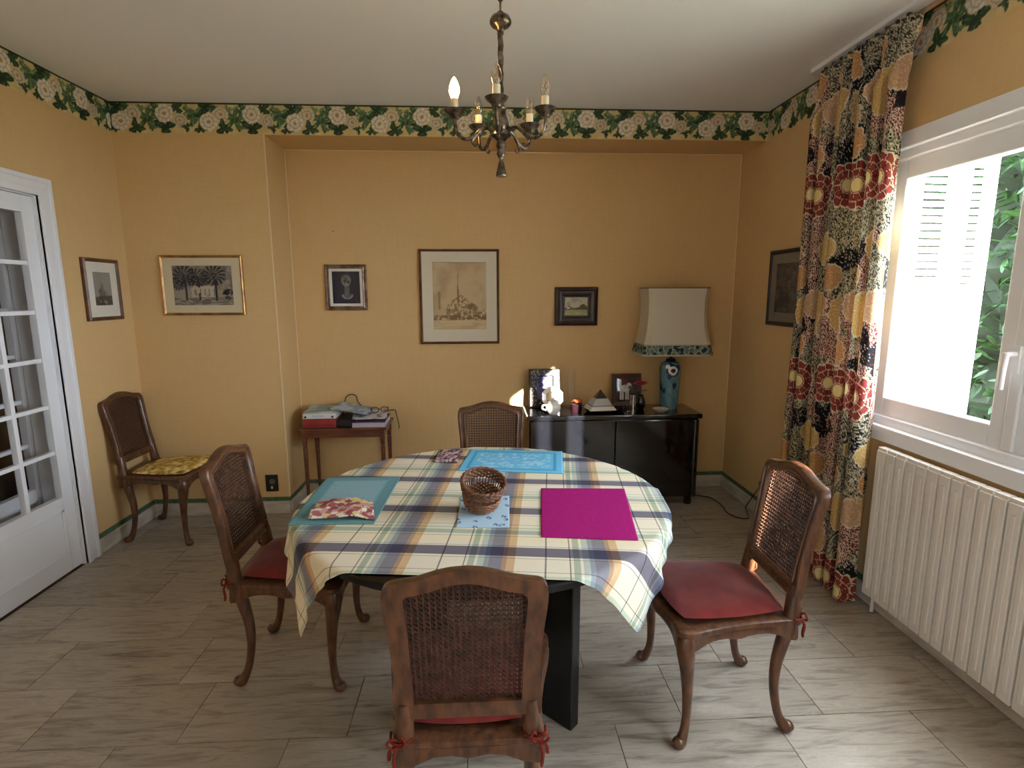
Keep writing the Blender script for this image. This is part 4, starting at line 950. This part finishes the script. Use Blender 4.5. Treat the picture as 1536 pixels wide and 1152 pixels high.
def small_pot():
    t = thing('plant_cup', 'dark purple cup filled with orange dried flowers', 'cup', (.668, 3.80, CZ+.0005))
    MB().lathe([(.001, 0), (.036, 0), (.046, .055), (.046, .062), (.042, .062), (.036, .012), (.001, .010)], 24).build('cup', mat('purple_glaze', (36, 16, 24), .2), t, smooth=40)
    q = random.Random(2); mo = mat('orange_petal', (206, 92, 40), .6, var=(160, 52, 28), vscale=40)
    MB().lathe([(.001, .02), (.036, .02), (.041, .056), (.02, .062), (.001, .062)], 16).build('soil', mat('soil', (50, 30, 22), .9), t)
    for k in range(16):
        a = q.uniform(0, 2*PI); r = q.uniform(0, .036); m = MB()
        M = Matrix.Translation((r*math.cos(a), r*math.sin(a), .064+q.uniform(0, .022))) @ Matrix.Rotation(q.uniform(0, 6), 4, 'Z') @ Matrix.Rotation(q.uniform(-.8, .8), 4, 'X')
        pts = [(0, 0, 0), (.012, .004, .004), (.016, .014, .010), (0, .022, .014), (-.016, .014, .010), (-.012, .004, .004), (0, .012, -.001)]
        m.add([M @ Vector(p) for p in pts], [(0, 1, 6), (1, 2, 6), (2, 3, 6), (3, 4, 6), (4, 5, 6), (5, 0, 6)]); m.build('petal', mo, t)
small_pot()
t = thing('glass_vase', 'tall thin clear glass tube vase behind the purple cup', 'vase', (.655, 3.95, CZ+.0005))
MB().lathe([(.001, 0), (.034, 0), (.034, .004), (.008, .012), (.008, .05), (.026, .07), (.030, .10), (.030, .28), (.028, .28), (.028, .10), (.022, .075), (.001, .07)], 24).build('glass_body', M_GLASS, t, smooth=40)
def pyramid():
    t = thing('pyramid_ornament', 'white and grey layered pyramid ornament with dark tip', 'ornament', (.845, 3.82, CZ+.0185), .12)
    def layer(nm, r0, r1, z0, z1, m): MB().rings([[(s1*r0, s2*r0*.8, z0) for s1, s2 in ((-1, -1), (1, -1), (1, 1), (-1, 1))], [(s1*r1, s2*r1*.8, z1) for s1, s2 in ((-1, -1), (1, -1), (1, 1), (-1, 1))]]).build(nm, m, t)
    mw, mg = mat('pyramid_white', (226, 222, 214), .4), mat('pyramid_grey', (132, 136, 138), .4)
    layer('tier', .098, .080, 0, .026, mw); layer('tier', .079, .074, .026, .034, mg); layer('tier', .073, .044, .034, .080, mat('pyramid_pale', (190, 192, 190), .4)); layer('tip', .043, .003, .080, .140, mat('pyramid_tip', (60, 48, 38), .3))
pyramid()
tr_ = tag(MB().rings([[((.15+dr)*math.cos(a)*1.0, (.085+dr)*math.sin(a), z+.012*abs(math.cos(a))**4*(z > .004)) for a in [2*PI*k/36 for k in range(36)]] for dr, z in ((-.06, 0), (-.02, .004), (.0, .014), (.0, .016), (-.02, .009), (-.06, .005))]).build('black_tray', M_BLACK, smooth=40), 'oval black lacquer tray under the pyramid ornament', 'tray')
tr_.location = (.875, 3.815, CZ+.0005)
def p_dog(u, v):
    c = flat(u, (58, 30, 34)); c = mixc(c, (84, 44, 44), (fbm(u*6, v*6, 1)-.45)*4); W_ = (214, 216, 220)
    b = (np.hypot((u-.42)/.26, (v-.56)/.15) < 1)|(np.hypot((u-.62)/.13, (v-.66)/.14) < 1)|((np.abs(u-.20) < .05)&(v > .55)&(v < .95))
    for x in (.22, .32, .48, .58): b = b|((np.abs(u-x) < .045)&(v > .08)&(v < .56))
    c = mixc(c, W_, b*(.75+.4*fbm(u*10, v*10, 5))); return mixc(c, (40, 60, 58), (np.hypot((u-.68)/.08, (v-.6)/.08) < 1)*.8)
tpic = picture('dark red-brown framed picture of a white animal leaning on the wall', .225, .245, [(0, 0), (0, .012), (.006, .018), (.03, .014), (.036, .010)], mat('oxblood_frame', (66, 34, 26), .4, var=(44, 20, 18), vscale=30), None, None, p_dog, (1.083, 4.0, CZ+.1225), 0, res=.003, name='photo_frame', tilt=-.12)
tpic['category'] = 'photo frame'
def rose():
    t = thing('rose_vase', 'pink red rose in a small black vase beside the lamp', 'vase', (1.155, 3.86, CZ+.0005))
    MB().lathe([(.001, 0), (.020, 0), (.030, .02), (.034, .05), (.026, .085), (.016, .10), (.020, .108), (.017, .108), (.012, .10), (.001, .095)], 24).build('vase_body', M_BLACK, t, smooth=50)
    MB().tube(catmull([(0, 0, .09), (-.004, -.006, .14), (-.012, -.014, .185)], 4), .003, 6).build('stem', mat('stem_green', (46, 66, 36), .6), t)
    mr_ = mat('rose_petal', (196, 62, 76), .6, var=(150, 32, 50), vscale=30)
    for k in range(14):
        a = k*2.4; r = .006+.0022*k; tilt = .15+.06*k; m = MB(); n = 6; pts = []
        for i in range(n+1):
            for j in range(5):
                b = (i/n-.5)*1.7; h = j/4; rr_ = r*(.5+.8*h**.8)+.010*h*tilt
                pts.append((-.012+rr_*math.cos(a+b), -.014+rr_*math.sin(a+b), .182+.034*h*(1-.03*k)-abs(b)**2*.008*h))
        m.add(pts, [(i*5+j, (i+1)*5+j, (i+1)*5+j+1, i*5+j+1) for i in range(n) for j in range(4)]); m.build('petal', mr_, t, smooth=80)
    for sx in (1, -1):
        pts = [(0, 0, .13), (.015*sx, .012, .14), (.035*sx, .012, .145), (.05*sx, 0, .138), (.033*sx, -.014, .145), (.014*sx, -.012, .14), (.025*sx, 0, .139)]
        MB().add(pts, [(0, 1, 6), (1, 2, 6), (2, 3, 6), (3, 4, 6), (4, 5, 6), (5, 0, 6)]).build('leaf', mat('rose_leaf', (30, 44, 26), .6), t)
rose()
for (x, y_, h_, lab, m_) in ((1.045, 3.775, .095, 'small clear glass tumbler in front of the red-brown frame', M_GLASS), (1.085, 3.815, .12, 'shiny silver beaker beside the rose vase', mat('silver', (190, 190, 192), .12, metal=1))):
    o = tag(MB().lathe([(.001, 0), (.022, 0), (.026, h_), (.024, h_), (.020, .006), (.001, .006)], 24).build('drinking_glass', m_, smooth=40), lab, 'glass', 'small glasses on the sideboard'); o.location = (x, y_, CZ+.0005)
o = tag(MB().lathe([(.001, 0), (.024, 0), (.028, .004), (.050, .016), (.056, .024), (.053, .025), (.026, .009), (.001, .008)], 28).build('small_dish', mat('cream_dish', (206, 200, 186), .3), smooth=40), 'shallow cream dish at the foot of the blue lamp', 'dish'); o.location = (1.275, 3.765, CZ+.0005)

# ------------------------------------------------------------------ table lamp
def lamp():
    t = thing('table_lamp', 'tall blue ceramic table lamp with pale angular shade on the sideboard', 'lamp', (1.375, 3.885, CZ+.0005), .0)
    prof = [(.001, 0), (.058, 0), (.060, .012), (.064, .05), (.072, .18), (.076, .27), (.074, .31), (.060, .34), (.038, .352), (.036, .362), (.030, .362), (.001, .36)]
    pr = catmull([(a, b, 0) for a, b in prof[1:9]], 8); zz = np.array([p.y for p in pr]); rr_ = np.array([p.x for p in pr])
    th = np.linspace(0, 2*PI, 110); TH, Z = np.meshgrid(th, zz); R_ = np.repeat(rr_[:, None], 110, 1)
    P_ = np.stack([R_*np.cos(TH), R_*np.sin(TH), Z], -1)
    u = TH*.07; c = flat(u, (84, 126, 142)); c = mixc(c, (108, 148, 160), (fbm(u*18, Z*14, 1)-.45)*3)
    d1, d2, cid = vor(u*16, Z*12, 3); c = mixc(c, (28, 52, 80), (d1 < .26)*(cid > .35)*1.); c = mixc(c, (40, 78, 92), (np.abs(np.sin(u*40+Z*30)) < .10)*.8)
    fu = (4.62)*.07; dd = np.hypot(u-fu-.002, Z-.29); c = mixc(c, (20, 30, 48), (dd < .045)*.9); c = mixc(c, (224, 226, 226), (np.abs(dd-.024) < .008)*1.); c = mixc(c, (224, 226, 226), (np.hypot(u-fu+.035, Z-.318) < .016)*1.)
    link('ceramic_body', grid_mesh('ceramic_body', P_, c, mat('ceramic_glaze', (255, 255, 255), .12, attr='print', coat=.4)), t, 60)
    MB().lathe([(.001, .33), (.058, .338), (.040, .352), (.030, .372), (.012, .376), (.012, .42), (.001, .42)], 24).build('neck', mat('lamp_neck', (28, 34, 40), .3), t, smooth=40)
    MB().lathe([(.001, .0), (.056, 0), (.056, .002), (.001, .002)], 24).build('base', M_DARK, t)
    # shade: rectangular with cut corners and a waisted profile
    def loop(a, b, ch, z, e=0): return [(a-ch, -b, z), (a, -b+ch, z), (a, b-ch, z), (a-ch, b, z), (-a+ch, b, z), (-a, b-ch, z), (-a, -b+ch, z), (-a+ch, -b, z)]
    zs = [(.485, .238, .158), (.52, .230, .152), (.60, .216, .142), (.70, .208, .137), (.80, .210, .139), (.875, .219, .146)]
    ms = bpy.data.materials.new('lampshade_fabric'); ms.use_nodes = True; nt = ms.node_tree; b = nt.nodes['Principled BSDF']; b.inputs['Base Color'].default_value = L4((222, 213, 194)); b.inputs['Roughness'].default_value = .9; b.inputs['Specular IOR Level'].default_value = .05
    tl = nt.nodes.new('ShaderNodeBsdfTranslucent'); tl.inputs[0].default_value = L4((214, 200, 170)); mx = nt.nodes.new('ShaderNodeMixShader'); mx.inputs[0].default_value = .25
    nt.links.new(b.outputs[0], mx.inputs[1]); nt.links.new(tl.outputs[0], mx.inputs[2]); nt.links.new(mx.outputs[0], nt.nodes['Material Output'].inputs[0])
    def shell(nm, lv_, m_, d=.004):
        rings = [loop(a, b_, .035, z) for z, a, b_ in lv_]+[loop(a-d, b_-d, .035, z) for z, a, b_ in lv_[::-1]]
        return MB().rings(rings, closed=True).build(nm, m_, t)
    sh = shell('lamp_shade', zs, ms)
    # printed trim around the foot of the shade
    def strip(p, q, z0, z1, e):
        pass
    lo, hi = (.405, .256, .172), (.486, .240, .160)
    A, B = loop(lo[1], lo[2], .036, lo[0]), loop(hi[1], hi[2], .036, hi[0]); rows = 18; pts = []; us = []
    per = 0; Ls = [0]
    for k in range(8): per += (Vector(A[(k+1) % 8])-Vector(A[k])).length; Ls.append(per)
    n = 260; S_ = np.linspace(0, per, n); P_ = np.zeros((rows, n, 3))
    for i, s0 in enumerate(S_):
        k = min(int(np.searchsorted(Ls, s0, 'right')-1), 7); f = (s0-Ls[k])/(Ls[k+1]-Ls[k])
        a = Vector(A[k]).lerp(Vector(A[(k+1) % 8]), f); b_ = Vector(B[k]).lerp(Vector(B[(k+1) % 8]), f)
        for j in range(rows): P_[j, i] = a.lerp(b_, j/(rows-1))
    SS, VV = np.meshgrid(S_, np.linspace(0, 1, rows)); c = flat(SS, (92, 112, 106)); d1, d2, cid = vor(SS*26, VV*2.2, 4)
    c = mixc(c, (38, 56, 58), (d1 < .42)*(cid > .3)*1.); c = mixc(c, (158, 166, 150), (np.abs(d1-.5) < .07)*1.); c = mixc(c, (172, 164, 146), ((VV < .12)|(VV > .93))*1.)
    tm = link('shade_trim', grid_mesh('shade_trim', P_, c, M_PRINTCLOTH), t); s = tm.modifiers.new('t', 'SOLIDIFY'); s.thickness = .003; tm['label'] = 'grey green printed trim along the foot of the shade'
    sh2 = shell('shade_edge', [(.874, .2195, .1465), (.882, .221, .148)], mat('shade_piping', (120, 92, 62), .6), .006)
    MB().tube([(-.2, 0, .86), (.2, 0, .86)], .002, 6).tube([(0, -.13, .86), (0, .13, .86)], .002, 6).tube([(0, 0, .4), (0, 0, .86)], .004, 8).build('shade_carrier', M_DARK, t)
lamp()
def cable(nm, label, pts, r, m_, k=6):
    return tag(MB().tube(catmull(pts, k), r, 6).build(nm, m_, smooth=60), label, 'cable')
cable('power_cable', 'dark lamp cable looping over the floor beside the sideboard', [(1.53, 3.99, .006), (1.56, 3.93, .005), (1.62, 3.86, .005), (1.70, 3.80, .006), (1.72, 3.66, .005), (1.70, 3.52, .005), (1.74, 3.43, .005), (1.80, 3.42, .006), (1.83, 3.50, .008), (1.85, 3.56, .03), (1.872, 3.52, .12), (1.872, 3.462, .195)], .004, M_DARK)

# ------------------------------------------------------------------ console table in the alcove
ct = thing('console_table', 'small mahogany side table piled with papers in the alcove', 'side table', (-.975, 3.885, 0))
MB().box((-.30, -.165, .588), (.30, .165, .606)).build('table_top', M_WOOD2, ct, bevel=.004)
for nm, a, b in (('apron', (-.26, -.145, .535), (.26, -.131, .588)), ('apron', (-.26, .131, .535), (.26, .145, .588)), ('apron', (-.276, -.12, .535), (-.262, .12, .588)), ('apron', (.262, -.12, .535), (.276, .12, .588))): MB().box(a, b).build(nm, M_WOOD2, ct, bevel=.002)
for sx in (1, -1):
    for sy in (1, -1):
        c_ = (.268*sx, .135*sy, 0); m = MB(); m.box((c_[0]-.017, c_[1]-.017, .52), (c_[0]+.017, c_[1]+.017, .588)); m.lathe([(.001, 0), (.009, 0), (.010, .02), (.012, .2), (.016, .46), (.0125, .475), (.018, .485), (.0125, .495), (.017, .51), (.016, .522), (.001, .522)], 16, c_)
        m.build('leg', M_WOOD2, ct, smooth=35)
TZ2 = .6065
def box_thing(name, label, cat, a, b, m_, loc, rz=0, bevel=.002, group=None):
    o = tag(MB().box(a, b).build(name, m_, bevel=bevel), label, cat, group); o.location = loc; o.rotation_euler = (0, 0, rz); return o
M_PAPER = mat('paper_white', (214, 212, 208), .7); 
t = thing('storage_box', 'red box file at the left end of the side table', 'box', (-1.135, 3.86, TZ2), .03)
MB().box((-.112, -.125, 0), (.112, .125, .062)).build('body', mat('red_card', (150, 42, 40), .5, var=(122, 30, 34), vscale=12), t, bevel=.003)
MB().box((-.10, -.128, .018), (.10, -.1255, .024)).build('label_strip', mat('dark_red', (104, 26, 28), .6), t)
t = thing('storage_box', 'flat white box with two dark holes on top of the red file', 'box', (-1.135, 3.865, TZ2+.0628), .02)
MB().box((-.112, -.12, 0), (.112, .12, .038)).build('body', M_PAPER, t, bevel=.003)
for x in (-.095, .088): MB().lathe([(.001, 0), (.008, 0), (.008, .002), (.001, .002)], 14).build('hole', M_DARK, t).matrix_local = Matrix.Translation((x, -.1225, .014)) @ Matrix.Rotation(-PI/2, 4, 'X')
MB().box((-.05, -.1215, .012), (.03, -.1202, .026)).build('paper_label', mat('blue_label', (172, 190, 210), .6), t)
def p_mag(s, base):
    def f(u, v):
        c = flat(u, base); c = mixc(c, (226, 226, 228), (np.mod(v*13, 1) < .4)*(fbm(u*5, v*4, s) > .45)*.7); return mixc(c, (110, 122, 140), (fbm(u*4, v*4, s+4) > .6)*.8)
    return f
def sheet(label, name, cat, w_, h_, loc, rz, tilt, base, s, th=.004):
    n = 40; u, v = np.meshgrid(np.linspace(0, 1, n), np.linspace(0, 1, n)); P_ = np.stack([(u-.5)*w_, (v-.5)*h_, .004*np.sin(u*4+s)*v], -1)
    o = tag(link(name, grid_mesh(name, P_, p_mag(s, base)(u, v), M_PRINT), None, 60), label, cat, 'papers on the side table'); o.location = loc; o.rotation_euler = (tilt[0], tilt[1], rz)
    m_ = o.modifiers.new('t', 'SOLIDIFY'); m_.thickness = th; m_.offset = -1
sheet('pale green magazine lying on the white box', 'magazine', 'magazine', .22, .27, (-1.145, 3.885, TZ2+.108), .12, (0, 0), (150, 172, 170), 1)
sheet('grey blue magazine bridging from the white box down to the notebook', 'magazine', 'magazine', .25, .24, (-.935, 3.90, TZ2+.106), -.1, (.0, .16), (146, 164, 180), 2)
sheet('white printed newspaper on the right half of the side table', 'newspaper', 'newspaper', .24, .25, (-.815, 3.885, TZ2+.062), .18, (.05, .02), (206, 200, 196), 3)
t = thing('folder', 'black folder slumped between the red file and the notebook', 'folder', (-.965, 3.855, TZ2), 0)
MB().box((-.055, -.12, 0), (.05, .12, .055)).build('cover', mat('black_card', (20, 19, 22), .5), t, bevel=.012)
t = thing('notebook', 'thick spiral notebook with white page edges on the side table', 'notebook', (-.80, 3.855, TZ2), .02)
MB().box((-.112, -.12, .0), (.112, .12, .032)).build('pages', mat('page_edges', (190, 186, 206), .7), t)
MB().box((-.114, -.122, .0322), (.114, .122, .044)).build('cover', mat('plum_cover', (58, 28, 60), .5), t, bevel=.002)
m = MB()
for k in range(22): m.tube([(-.105+k*.01, -.1205+.0*0+.006*math.cos(a)-.003, .018+.017*math.sin(a)) for a in [2*PI*j/10 for j in range(10)]], .0014, 5, closed=True)
m.build('spiral', mat('wire_white', (210, 208, 214), .35), t, smooth=60)
t = thing('eyeglasses', 'dark folded eyeglasses at the right end of the papers', 'eyeglasses', (-.742, 3.87, TZ2+.0755), .2)
for sx in (1, -1):
    MB().tube([(.033*sx+.026*math.cos(a), .0, .02+.02*math.sin(a)) for a in [2*PI*j/20 for j in range(20)]], .003, 6, closed=True).build('rim', M_DARK, t, smooth=60)
    MB().tube(catmull([(.06*sx, 0, .028), (.062*sx, .05, .03), (.055*sx, .10, .012)], 4), .0025, 6).build('temple', M_DARK, t, smooth=60)
MB().tube([(-.008, 0, .022), (0, 0, .026), (.008, 0, .022)], .0025, 6).build('bridge', M_DARK, t)
cable('power_cable', 'dark cable arching over the papers and dangling off the side table', [(-1.03, 4.045, TZ2+.112), (-1.02, 4.045, TZ2+.155), (-.985, 4.045, TZ2+.178), (-.945, 4.045, TZ2+.165), (-.93, 4.045, TZ2+.115), (-.86, 4.05, TZ2+.06), (-.74, 4.05, TZ2+.05), (-.66, 4.02, TZ2+.06), (-.635, 3.93, TZ2+.05), (-.618, 3.93, TZ2-.04), (-.622, 3.93, TZ2-.06)], .0042, mat('cable_brown', (72, 58, 44), .5))
